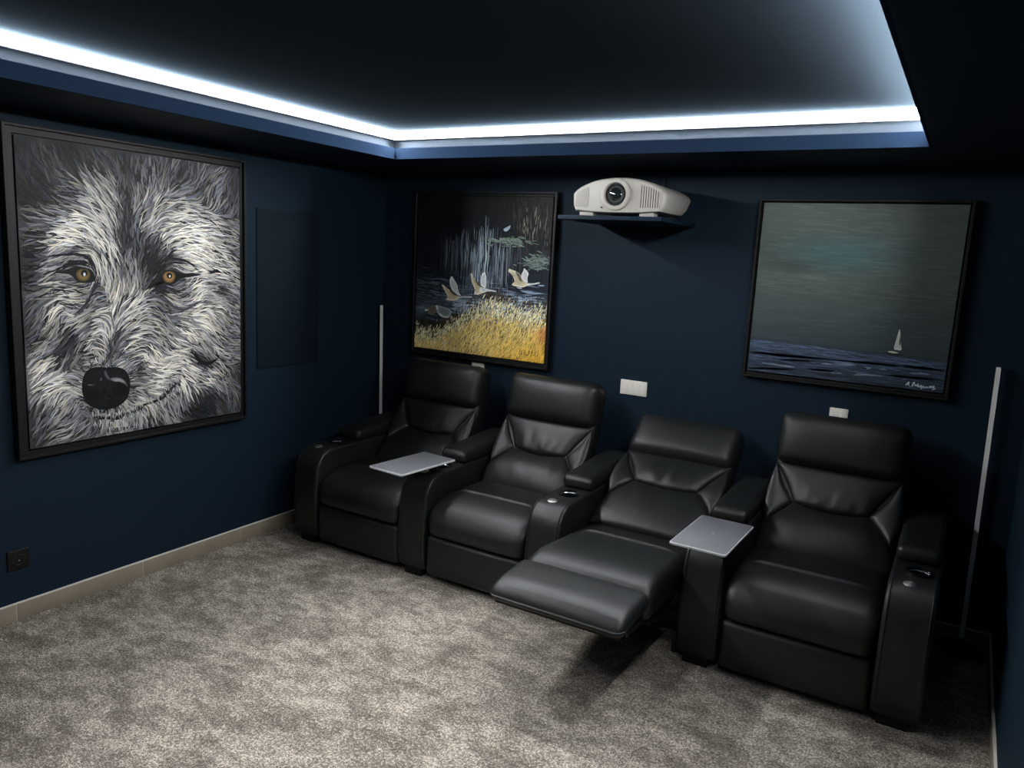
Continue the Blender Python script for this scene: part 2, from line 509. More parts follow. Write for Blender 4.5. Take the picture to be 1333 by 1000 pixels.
# --- armrest meshes are shared by all five arms
def arm_meshes():
    prof = [(-0.10, 0.05), (-0.09, 0.30), (-0.10, 0.545), (-0.30, 0.546), (-0.60, 0.546), (-0.84, 0.545), (-0.885, 0.540), (-0.918, 0.526),
            (-0.945, 0.503), (-0.962, 0.472), (-0.972, 0.43), (-0.980, 0.36), (-0.986, 0.28), (-0.988, 0.20), (-0.984, 0.13), (-0.974, 0.075), (-0.962, 0.05)]
    bm = bmesh.new()
    lo = [bm.verts.new((-ARM_W / 2, y, z)) for y, z in prof]
    hi = [bm.verts.new((ARM_W / 2, y, z)) for y, z in prof]
    n = len(prof)
    bm.faces.new(lo)
    bm.faces.new(hi[::-1])
    side = [bm.faces.new((lo[i], hi[i], hi[(i + 1) % n], lo[(i + 1) % n])[::-1]) for i in range(n)]
    bmesh.ops.recalc_face_normals(bm, faces=bm.faces)
    rim = [e for e in bm.edges if len({round(v.co.x, 4) for v in e.verts}) == 1]
    bmesh.ops.bevel(bm, geom=rim, offset=0.016, segments=4, profile=0.6, affect='EDGES')
    me = bpy.data.meshes.new('armrest')
    bm.to_mesh(me); bm.free()
    me.materials.append(M_leather)
    o = bpy.data.objects.new('armrest', me)
    scene.collection.objects.link(o)
    cut = MB().lathe([(0.041, 0.0), (0.041, 0.2)], (0.008, -0.735, 0.478), 40).build('cutter', M_gloss, smooth=False)
    md = o.modifiers.new('cup well', 'BOOLEAN')
    md.operation = 'DIFFERENCE'; md.object = cut; md.solver = 'EXACT'
    dg = bpy.context.evaluated_depsgraph_get()
    me2 = bpy.data.meshes.new_from_object(o.evaluated_get(dg))
    me2.name = 'armrest'
    bpy.data.objects.remove(o); bpy.data.objects.remove(cut)
    me2.polygons.foreach_set('use_smooth', [True] * len(me2.polygons))
    me2.set_sharp_from_angle(angle=math.radians(42))
    # shift to the recliner's own origin
    me2.transform(Matrix.Translation((0, -BASE_Y, 0)))
    return me2

ARM_MESH = arm_meshes()

def arm_parts(parent, x, first=None):
    a = link(bpy.data.objects.new('armrest', ARM_MESH), parent)
    a.location.x = x
    V, F = rbox((0.164, 0.53, 0.062), 0.026, 3, 0.05)
    V[:, 2] += np.where(V[:, 2] > 0, 0.009 * (1 - (V[:, 0] / 0.082) ** 2) * (1 - (np.abs(V[:, 1]) / 0.266) ** 6), 0)
    V += np.array([0, -0.375 - BASE_Y, 0.545 + 0.031])
    V[:, 2] += (V[:, 1] + BASE_Y + 0.64) * 0.07 * (V[:, 2] > 0.56)
    mesh_obj('armrest_pad', V, F, M_leather, a, sharp=None)
    y = -0.735 - BASE_Y
    MB().lathe([(0.0405, 0.004), (0.0415, 0.008), (0.046, 0.0095), (0.051, 0.007), (0.052, 0.001), (0.0405, -0.003)], (0.008, y, 0.545), 40, close=True).build('cup_rim', M_gloss, a)
    MB().lathe([(0.0, -0.064), (0.0405, -0.064), (0.0405, 0.003), (0.0395, 0.003), (0.0390, -0.058), (0.0, -0.060)], (0.008, y, 0.545), 40).build('cup_liner', M_gloss, a)
    MB().lathe([(0.0365, -0.004), (0.0385, -0.0015), (0.0400, -0.003), (0.0402, -0.006), (0.0375, -0.006)], (0.008, y, 0.545), 40, close=True).build('cup_ring', M_chrome, a)
    b = MB().lathe([(0.0, 0.0), (0.0235, 0.0), (0.0235, 0.003), (0.021, 0.005), (0.0, 0.0062)], (0.0, 0, 0), 28)
    ti = 0.11
    b.V = [(vx, vy * math.cos(ti) - vz * math.sin(ti), vy * math.sin(ti) + vz * math.cos(ti)) for vx, vy, vz in b.V]
    o = b.build('control_button', M_steel, a, loc=(-0.012, -0.868 - BASE_Y, 0.5410))
    tag(o, 'round brushed steel control button')
    c = MB().lathe([(0.0, 0.0), (0.0075, 0.0), (0.0075, 0.0012), (0.0, 0.0014)], (0, 0, 0.006), 16)
    c.build('button_dot', M_slit, a, loc=(-0.012, -0.868 - BASE_Y, 0.5412))
    for yy in (-0.90, -0.16):
        V, F = rbox((0.108, 0.10, 0.052), 0.004, 1, 1)
        V += np.array([-0.006, yy - BASE_Y, 0.026])
        mesh_obj('foot', V, F, M_black, a)
    # raised double-stitched seams along the front edges of the arm
    for sx in (-1, 1):
        p = [(sx * (ARM_W / 2 - 0.0145), yy - BASE_Y, zz) for yy, zz in
             ((-0.80, 0.5465), (-0.84, 0.5460), (-0.885, 0.5412), (-0.919, 0.5268), (-0.9462, 0.5038), (-0.9634, 0.4722), (-0.9736, 0.43), (-0.9816, 0.36), (-0.9876, 0.28), (-0.9896, 0.20), (-0.9856, 0.13))]
        MB().tube(p, 0.0022, 6).build('seam_piping', M_leather, a)
    return a

UP = [(-0.505, 0.415), (-0.440, 0.520), (-0.340, 0.612), (-0.255, 0.767), (-0.206, 1.016)]
REC = [(-0.665, 0.430), (-0.530, 0.512), (-0.418, 0.588), (-0.262, 0.690), (-0.075, 0.862)]

def make_back(root, pts, seed, head_len):
    at = curve_fn(pts)
    b = bent_box('backrest', root, at, (0.556, 0.70, 0.115), 0.0, 3.9, -0.004, r=0.03, taper=-0.01)
    L = lambda *p: list(p)
    jl, jr, ul, ur = (-0.163, 2.0), (0.163, 2.0), (-0.270, 3.02), (0.270, 3.02)
    ll, lr = (-0.262, 1.10), (0.262, 1.10)
    sag_u = L(jl, (-0.08, 1.90), (0, 1.86), (0.08, 1.90), jr)
    # bottom, top, left, right edges
    pad_panel('upper_panel', b, at, (sag_u, L(ul, ur), L(jl, (-0.20, 2.45), ul), L(jr, (0.20, 2.45), ur)), 0.030, 40, 22, wr=0.0055, seed=seed)
    pad_panel('lower_panel', b, at, (L((-0.275, -0.12), (0.275, -0.12)), sag_u, L((-0.275, -0.12), (-0.278, 0.5), ll, jl), L((0.275, -0.12), (0.278, 0.5), lr, jr)), 0.040, 36, 22, wr=-0.0040, seed=seed + 1)
    for sx in (-1, 1):
        m = lambda p: (p[0] * -sx, p[1])
        A, B, C, D = L(m(ll), m((-0.21, 1.6)), m(jl)), L(m((-0.292, 2.2)), m((-0.285, 2.7)), m(ul)), L(m(ll), m((-0.288, 1.65)), m((-0.292, 2.2))), L(m(jl), m((-0.225, 2.5)), m(ul))
        o = pad_panel('side_panel', b, at, (A, B, C, D), 0.026, 14, 16, wr=0.0016, seed=seed + 2)
        if sx < 0: o.data.flip_normals()
    # headrest cushion overhanging the panels
    bent_box('headrest', root, at, (0.566, head_len, 0.135), 3.0, 4.0, 0.034, r=0.056, step=0.025, bulge=0.026)
    return b

def upright_seat(root):
    W = 2 * SEAT_HW
    V, F = rbox((W, 0.53, 0.19), 0.05, 4, 0.035, extra=((), tuple(-0.057 + q for q in (-0.026, -0.02, -0.014, -0.01, -0.0065, -0.003, 0, 0.003, 0.0065, 0.01, 0.014, 0.02, 0.026)), ()))
    X, Y, Z = V[:, 0].copy(), V[:, 1].copy(), V[:, 2].copy()
    top = Z > 0
    cx = 1 - np.abs(X / SEAT_HW) ** 6
    zr = (Z + 0.095) / 0.19
    # broad rounded front edge
    a = np.clip((-Y - 0.10) / 0.165, 0, 1)
    Z2 = -0.095 + 0.19 * zr * (1 - 0.098 * (1 - np.sqrt(1 - 0.97 * a * a)) / 0.19)
    Z2 += np.where(top, 0.012 * cx * (1 - np.abs(Y / 0.265) ** 4), 0)
    d = Y + 0.057
    edge = np.clip(1.3 - (np.abs(X) / 0.235) ** 8, 0, 1)
    # the crease across the seat: the front pad rises in a sharp lip over it
    Z2 -= np.where(top, edge * 0.008 * np.exp(-((d - 0.019) / 0.008) ** 2), 0)
    Z2 += np.where(top, edge * (0.009 * np.exp(-(d / 0.0075) ** 2) + np.where(d < 0, 0.010 * np.exp(-(d / 0.05) ** 2), 0.010 * np.exp(-(d / 0.008) ** 2))), 0)
    Y2 = Y - np.where(Y < -0.2, 0.014 * cx * np.sin(np.pi * np.clip(zr, 0, 1)), 0)
    V = np.stack([X, Y2 - 0.718 - BASE_Y, Z2 + 0.338], 1)
    s = mesh_obj('seat_cushion', V, F, M_leather, root, sharp=None)
    V, F = rbox((W, 0.06, 0.212), 0.024, 3, 0.04)
    X, Y, Z = V.T
    Y = Y - np.where(Y < 0, 0.012 * (1 - np.abs(X / SEAT_HW) ** 4) * (1 - np.abs(Z / 0.106) ** 3), 0)
    V = np.stack([X, Y - 0.945 - BASE_Y, Z + 0.141], 1)
    mesh_obj('footrest_panel', V, F, M_leather, root, sharp=None)
    MB().box(-0.27, 0.27, -0.90 - BASE_Y, -0.12 - BASE_Y, 0.045, 0.24).build('base_frame', M_black, root, smooth=False)

def reclined_seat(root):
    W = 2 * SEAT_HW - 0.004
    V, F = rbox((W, 0.74, 0.15), 0.05, 4, 0.04, extra=((), tuple(0.090 + q for q in (-0.026, -0.02, -0.014, -0.01, -0.0065, -0.003, 0, 0.003, 0.0065, 0.01, 0.014, 0.02, 0.026)), ()))
    X, Y, Z = V[:, 0].copy(), V[:, 1].copy(), V[:, 2].copy()
    top = Z > 0
    cx = 1 - np.abs(X / SEAT_HW) ** 6
    zr = (Z + 0.075) / 0.15
    a = np.clip((-Y - 0.22) / 0.15, 0, 1)
    Z2 = -0.075 + 0.15 * zr * (1 - 0.06 * (1 - np.sqrt(1 - 0.97 * a * a)) / 0.15)
    Z2 += np.where(top, 0.010 * cx * (1 - np.abs(Y / 0.37) ** 4), 0)
    d = Y - 0.090
    edge = np.clip(1.3 - (np.abs(X) / 0.215) ** 8, 0, 1)
    Z2 -= np.where(top, edge * 0.008 * np.exp(-((d - 0.019) / 0.008) ** 2), 0)
    Z2 += np.where(top, edge * (0.009 * np.exp(-(d / 0.0075) ** 2) + np.where(d < 0, 0.010 * np.exp(-(d / 0.05) ** 2), 0.010 * np.exp(-(d / 0.008) ** 2))), 0)
    Z2 -= 0.05 * np.clip((Y + 0.24) / 0.6, 0, 1)          # lower at the rear
    V = np.stack([X, Y - 0.955 - BASE_Y, Z2 + 0.375], 1)
    mesh_obj('seat_cushion', V, F, M_leather, root, sharp=None)
    V, F = rbox((W, 0.275, 0.075), 0.034, 4, 0.035)
    X, Y, Z = V.T
    Z = Z + np.where(Z > 0, 0.012 * (1 - np.abs(X / SEAT_HW) ** 4) * (1 - np.abs(Y / 0.1375) ** 4), 0) - 0.022 * np.clip((-Y - 0.04) / 0.1, 0, 1) ** 2 * (Z > 0)
    V = np.stack([X, Y - 1.452 - BASE_Y, Z + 0.392 + 0.02 * Y / 0.275], 1)
    f = mesh_obj('footrest', V, F, M_leather, root, sharp=None)
    p = [(x, -1.592 - BASE_Y, 0.374) for x in np.linspace(-SEAT_HW + 0.03, SEAT_HW - 0.03, 9)]
    MB().tube(p, 0.0028, 6).build('seam_piping', M_leather, f)
    MB().box(-0.26, 0.26, -1.56 - BASE_Y, -1.34 - BASE_Y, 0.335, 0.352).build('support_board', M_black, f, smooth=False)
    V, F = rbox((0.05, 0.07, 0.02), 0.004, 1, 1)
    MB().box(-0.27, 0.27, -0.86 - BASE_Y, -0.12 - BASE_Y, 0.10, 0.27).build('base_frame', M_black, root, smooth=False)
    def bar(a, b, w=0.026, t=0.005):
        a, b = Vector(a), Vector(b)
        d = (b - a).normalized()
        sx = Vector((1, 0, 0)); n = d.cross(sx)
        V = [p + sx * u * t / 2 + n * v * w / 2 for p in (a - d * 0.012, b + d * 0.012) for u in (-1, 1) for v in (-1, 1)]
        return MB().add(V, [(0, 1, 3, 2), (4, 6, 7, 5), (0, 4, 5, 1), (2, 3, 7, 6), (0, 2, 6, 4), (1, 5, 7, 3)])
    Y0 = -BASE_Y
    for sx in (-1, 1):
        l = bar((sx * 0.245, -0.84 + Y0, 0.16), (sx * 0.245, -1.12 + Y0, 0.315)).build('linkage_bar', M_rail, root, smooth=False)
        bar((sx * 0.238, -0.84 + Y0, 0.26), (sx * 0.238, -1.16 + Y0, 0.245)).build('linkage_bar', M_rail, root, smooth=False)
        bar((sx * 0.252, -1.10 + Y0, 0.235), (sx * 0.252, -1.40 + Y0, 0.335)).build('linkage_bar', M_rail, root, smooth=False)
        bar((sx * 0.259, -1.12 + Y0, 0.315), (sx * 0.259, -1.47 + Y0, 0.328)).build('linkage_bar', M_rail, root, smooth=False)
    MB().tube([(-0.275, -0.885 + Y0, 0.085), (0.275, -0.885 + Y0, 0.085)], 0.010, 10).build('cross_rail', M_rail, root)
    for sx in (-1, 1):
        MB().box(sx * 0.262 - 0.008, sx * 0.262 + 0.008, -0.90 + Y0, -0.15 + Y0, 0.0, 0.10).build('floor_rail', M_rail, root, smooth=False)

recl_labels = ['black leather recliner in the corner, upright, under the bird painting',
               'upright black leather recliner between the corner recliner and the reclined one',
               'black leather recliner laid back with its footrest raised',
               'upright black leather recliner under the sailing boat painting with two armrests']
for i, cx in enumerate(SEAT_X):
    r = thing('recliner', recl_labels[i], 'recliner', (cx, BASE_Y, 0), 'home cinema recliners in a row')
    arm_parts(r, -PITCH_X / 2)
    if i == 3: arm_parts(r, PITCH_X / 2)
    make_back(r, REC if i == 2 else UP, 20 + 7 * i, 0.262 if i == 2 else 0.262)
    if i == 2: reclined_seat(r)
    else: upright_seat(r)

# ------------------------------------------------------------------ swivel trays on the armrests
def tray(cx, cy, rot, z, stem, label, dot):
    r = thing('swivel_tray', label, 'tray', (stem[0], stem[1], 0), 'swivel trays on the armrests')
    w, l, t = 0.222, 0.402, 0.011
    c, s = math.cos(rot), math.sin(rot)
    def put(V, dx=0, dy=0):
        V = np.asarray(V, float)
        X = c * V[:, 0] - s * V[:, 1] + cx - stem[0]
        Y = s * V[:, 0] + c * V[:, 1] + cy - stem[1]
        return np.stack([X, Y, V[:, 2] + z], 1)
    def plate(w, l, z0, z1, rad):
        bm = bmesh.new()
        P = []
        for qx, qy, a0 in ((1, 1, 0), (-1, 1, 90), (-1, -1, 180), (1, -1, 270)):
            for k in range(6):
                a = math.radians(a0 + 90 * k / 5)
                P.append((qx * (w / 2 - rad) + rad * math.cos(a), qy * (l / 2 - rad) + rad * math.sin(a)))
        n = len(P)
        e = 0.0015
        rings = [[(x * (1 - e / w), y * (1 - e / l), z0) for x, y in P], [(x, y, z0 + e) for x, y in P], [(x, y, z1 - e) for x, y in P], [(x * (1 - 2 * e / w), y * (1 - 2 * e / l), z1) for x, y in P]]
        V = [v for ring in rings for v in ring]
        F = [(j * n + k, j * n + (k + 1) % n, (j + 1) * n + (k + 1) % n, (j + 1) * n + k) for j in range(3) for k in range(n)]
        F += [tuple(range(n))[::-1], tuple(3 * n + k for k in range(n))]
        return V, F
    V, F = plate(w, l, -t, -0.0015, 0.012)
    top = mesh_obj('tray_top', put(V), F, M_trayrim, r)
    V, F = plate(w - 0.008, l - 0.008, -0.002, 0.0, 0.009)
    mesh_obj('top_inlay', put(V), F, M_tray, top)
    V, F = plate(0.10, 0.16, -0.022, -0.0112, 0.01)
    mesh_obj('bracket', put(np.array(V) + np.array([0, -0.06 if dot else -0.09, 0])), F, M_black, r)
    MB().lathe([(0.0, 0.0), (0.019, 0.0), (0.019, 0.006), (0.013, 0.010), (0.013, 0.07), (0.018, z - 0.011 - stem[2]), (0.0, z - 0.011 - stem[2])], (0, 0, stem[2]), 24).build('stem', M_black, r)
    if dot:
        MB().lathe([(0.0, 0.0), (0.003, 0.0), (0.003, 0.0008), (0.0, 0.001)], (cx - stem[0], cy - stem[1], z), 12).build('screw_cap', M_trayrim, r)
tray(1.071, -1.001, math.radians(-5), 0.622, (1.099, -0.862, 0.5458), 'silver swivel tray over the armrest between the first two upright recliners', False)
tray(2.609, -1.031, math.radians(-1), 0.622, (2.614, -0.862, 0.5458), 'silver swivel tray with a centre screw cap beside the reclined recliner', True)

# ------------------------------------------------------------------ slim floor lamps in the corners
def lamp(x, y, lean, h, label, yaw):
    r = thing('floor_lamp', label, 'floor lamp', (x, y, 0), 'slim corner floor lamps')
    MB().lathe([(0.0, 0.0), (0.098, 0.0), (0.1, 0.004), (0.1, 0.014), (0.097, 0.018), (0.0, 0.0185)], (0.0, -0.045, 0), 48).build('base', M_gloss, r)
    m = Matrix.Translation((0, 0, 0.016)) @ Matrix.Rotation(yaw, 4, 'Z')
    def col(x0, x1, y0, y1, z0, z1, name, mt):
        b = MB().box(x0, x1, y0, y1, z0, z1)
        b.V = [tuple(m @ Vector(v) + Vector((lean[0] * v[2], lean[1] * v[2], 0))) for v in b.V]
        b.build(name, mt, r, smooth=False)
    col(-0.010, 0.010, 0.0, 0.012, 0, h, 'column', M_black)
    col(-0.0095, 0.0095, -0.007, 0.0, 0.03, h - 0.002, 'diffuser', M_diff)
lamp(0.060, -0.055, (-0.02, 0.0), 1.29, 'slim white floor lamp behind the corner recliner, by the bird painting', math.radians(25))
lamp(3.535, -0.045, (-0.017, 0.0), 1.29, 'slim white floor lamp on a round black base beside the end recliner', math.radians(-12))

# ------------------------------------------------------------------ projector on its shelf
sh = MB().add(*(lambda V, F: (V + np.array([1.815, -0.2505, 1.877]), F))(*rbox((0.545, 0.499, 0.02), 0.002, 1, 1))).build('projector_shelf', M_wall)
tag(sh, 'navy painted wall shelf carrying the white projector', 'shelf')

def projector(cx, y0, z0):
    r = thing('projector', 'white projector with a big round lens on the navy wall shelf', 'projector', (cx, y0, z0))
    hw, zb, hs, hc = 0.245, 0.018, 0.105, 0.182
    def outline(k, sz, n=40):
        P = []
        top = lambda x: hs + (hc - hs) * max(0.0, 1 - abs(x / hw) ** 2.2) ** 0.75
        xs = [-hw + 2 * hw * i / n for i in range(n + 1)]
        up = [(x, top(x)) for x in xs]
        dn = [(hw * 0.985, zb + 0.035), (hw * 0.93, zb + 0.006), (hw * 0.5, zb - 0.002), (0, zb - 0.004), (-hw * 0.5, zb - 0.002), (-hw * 0.93, zb + 0.006), (-hw * 0.985, zb + 0.035)]
        for x, z in up + dn:
            P.append((x * k, zb + 0.06 + (z - zb - 0.06) * sz))
        return P
    secs = [(-0.001, 0.90, 0.84), (0.0, 0.955, 0.93), (0.006, 0.985, 0.975), (0.018, 1.0, 1.0), (0.10, 1.0, 1.0), (0.22, 1.0, 0.99), (0.372, 0.985, 0.97), (0.384, 0.97, 0.95), (0.386, 0.90, 0.84)]
    V, F = [], []
    n = None
    for y, k, sz in secs:
        o = outline(k, sz)
        n = len(o)
        for x, z in o:
            bow = 0.014 * (x / hw) ** 2 if y < 0.05 else 0           # the front face is bowed
            slant = (z - 0.10) * 0.9 if y > 0.3 else 0               # the rear end leans out at the top
            V.append((x, y + bow + slant, z))
    for j in range(len(secs) - 1):
        for i in range(n):
            F.append((j * n + i, j * n + (i + 1) % n, (j + 1) * n + (i + 1) % n, (j + 1) * n + i))
    F.append(tuple(range(n))[::-1])
    F.append(tuple((len(secs) - 1) * n + i for i in range(n)))
    mesh_obj('casing', V, F, M_white, r, sharp=35)
    # lens
    lx, lz = -0.006, 0.102
    bz = MB().lathe([(0.054, 0.012), (0.054, -0.008), (0.058, -0.013), (0.066, -0.014), (0.074, -0.010), (0.078, 0.002), (0.078, 0.012)], (lx, 0, lz), 56, 'y', close=True).build('lens_bezel', M_white, r)
    ln = MB().lathe([(0.0545, -0.008), (0.0545, 0.0), (0.049, 0.0), (0.044, -0.006), (0.040, -0.0055), (0.0385, 0.0), (0.0385, 0.003), (0.0545, 0.006)], (lx, 0, lz), 56, 'y', close=True).build('lens_barrel', M_black, r)
    MB().lathe([(0.0, -0.010), (0.012, -0.0095), (0.024, -0.0075), (0.034, -0.003), (0.0385, 0.0005), (0.0385, 0.003), (0.0, 0.003)], (lx, 0, lz), 40, 'y').build('lens_glass', M_lens, ln)
    MB().lathe([(0.0325, -0.0049), (0.0335, -0.0066), (0.0355, -0.0066), (0.0365, -0.0026)], (lx, 0, lz), 48, 'y', close=True).build('lens_ring', M_rail, ln)
    # upright fins of the two air grilles
    def grille(x0, x1, nfin, name, proud, back):
        g = MB()
        top = lambda x: hs + (hc - hs) * max(0.0, 1 - abs(x / hw) ** 2.2) ** 0.75
        bk = MB()
        for i in range(nfin):
            a = x0 + (x1 - x0) * i / (nfin - 1)
            zt = (top(a) - zb - 0.06) * 0.93 + zb + 0.06 - 0.016
            w = abs(x1 - x0) / (nfin - 1) * 0.30
            fy = 0.014 * (a / hw) ** 2
            g.box(a - w, a + w, fy - proud, fy + 0.004, zb + 0.024, zt)
            if i < nfin - 1:
                b = x0 + (x1 - x0) * (i + 1) / (nfin - 1)
                bk.box(a, b, fy - 0.0012, fy + 0.003, zb + 0.024, min(zt, (top(b) - zb - 0.06) * 0.93 + zb + 0.06 - 0.016))
        k = bk.build(name, back, r, smooth=False)
        g.build('grille_fins', M_white, k, smooth=False)
    grille(-0.222, -0.158, 8, 'intake_grille', 0.0030, M_slit)
    grille(0.118, 0.212, 9, 'exhaust_grille', 0.0050, M_black)
    MB().lathe([(0.0, -0.001), (0.005, -0.001), (0.005, 0.004), (0.0, 0.004)], (-0.078, 0, 0.040), 16, 'y').build('sensor_window', M_gloss, r)
    for x in (-0.168, 0.148):
        V, F = rbox((0.075, 0.055, 0.020), 0.003, 1, 1)
        mesh_obj('foot', V + np.array([x, 0.05, 0.010]), F, M_white, r)
    for x in (-0.168, 0.148):
        V, F = rbox((0.06, 0.05, 0.020), 0.003, 1, 1)
        mesh_obj('foot', V + np.array([x, 0.34, 0.010]), F, M_white, r)
projector(1.850, -0.487, 1.887)
cb = MB().tube([(1.90, -0.012, 2.02), (1.90, -0.012, 2.06), (1.905, -0.010, 2.10), (1.902, -0.012, 2.15)], 0.006, 8).build('power_cable', M_black)
tag(cb, 'black cable running up the navy wall behind the projector', 'cable')

# ------------------------------------------------------------------ wall plates, socket, speaker panel
def plate(name, label, cat, x0, x1, z0, z1, gangs):
    r = thing(name, label, cat, ((x0 + x1) / 2, 0, (z0 + z1) / 2), None)
    w, h = x1 - x0, z1 - z0
    V, F = rbox((w, 0.010, h), 0.003, 2, 1)
    mesh_obj('face_plate', V + np.array([0, -0.005, 0]), F, M_whitep, r)
    cw = (w - 0.012) / gangs
    for g in range(gangs):
        gx = -w / 2 + 0.006 + cw * (g + 0.5)
        V, F = rbox((cw - 0.006, 0.003, h - 0.016), 0.0012, 1, 1)
        k = mesh_obj('rocker', V + np.array([gx, -0.0112, 0]), F, M_whitep, r)
        MB().box(gx - 0.0006, gx + 0.0006, -0.0132, -0.0126, -h / 2 + 0.016, h / 2 - 0.02).build('slit', M_slit, k, smooth=False)
plate('switch_plate', 'white double switch plate on the navy wall between the two middle recliners', 'switch', 1.745, 1.902, 0.941, 1.023, 2)
plate('switch_plate', 'small white plate under the bird painting, half hidden by a headrest', 'switch', 0.737, 0.829, 0.921, 1.003, 1)
plate('switch_plate', 'small white plate under the sailing boat painting above the end recliner', 'switch', 2.848, 2.932, 0.941, 1.023, 2)

sk = thing('wall_socket', 'black square wall socket low on the animal portrait wall', 'socket', (0, -2.356, 0.276))
V, F = rbox((0.009, 0.090, 0.088), 0.003, 2, 1)
mesh_obj('face_plate', V + np.array([0.0045, 0, 0]), F, M_black, sk)
MB().lathe([(0.021, 0.0092), (0.0225, 0.0105), (0.026, 0.0105), (0.0275, 0.0088)], (0, 0, 0), 32, 'x', close=True).build('socket_ring', M_gloss, sk)
MB().lathe([(0.0, 0.0), (0.003, 0.0), (0.003, 0.0025), (0.0, 0.003)], (0.009, 0.0, -0.004), 12, 'x').build('earth_pin', M_steel, sk)

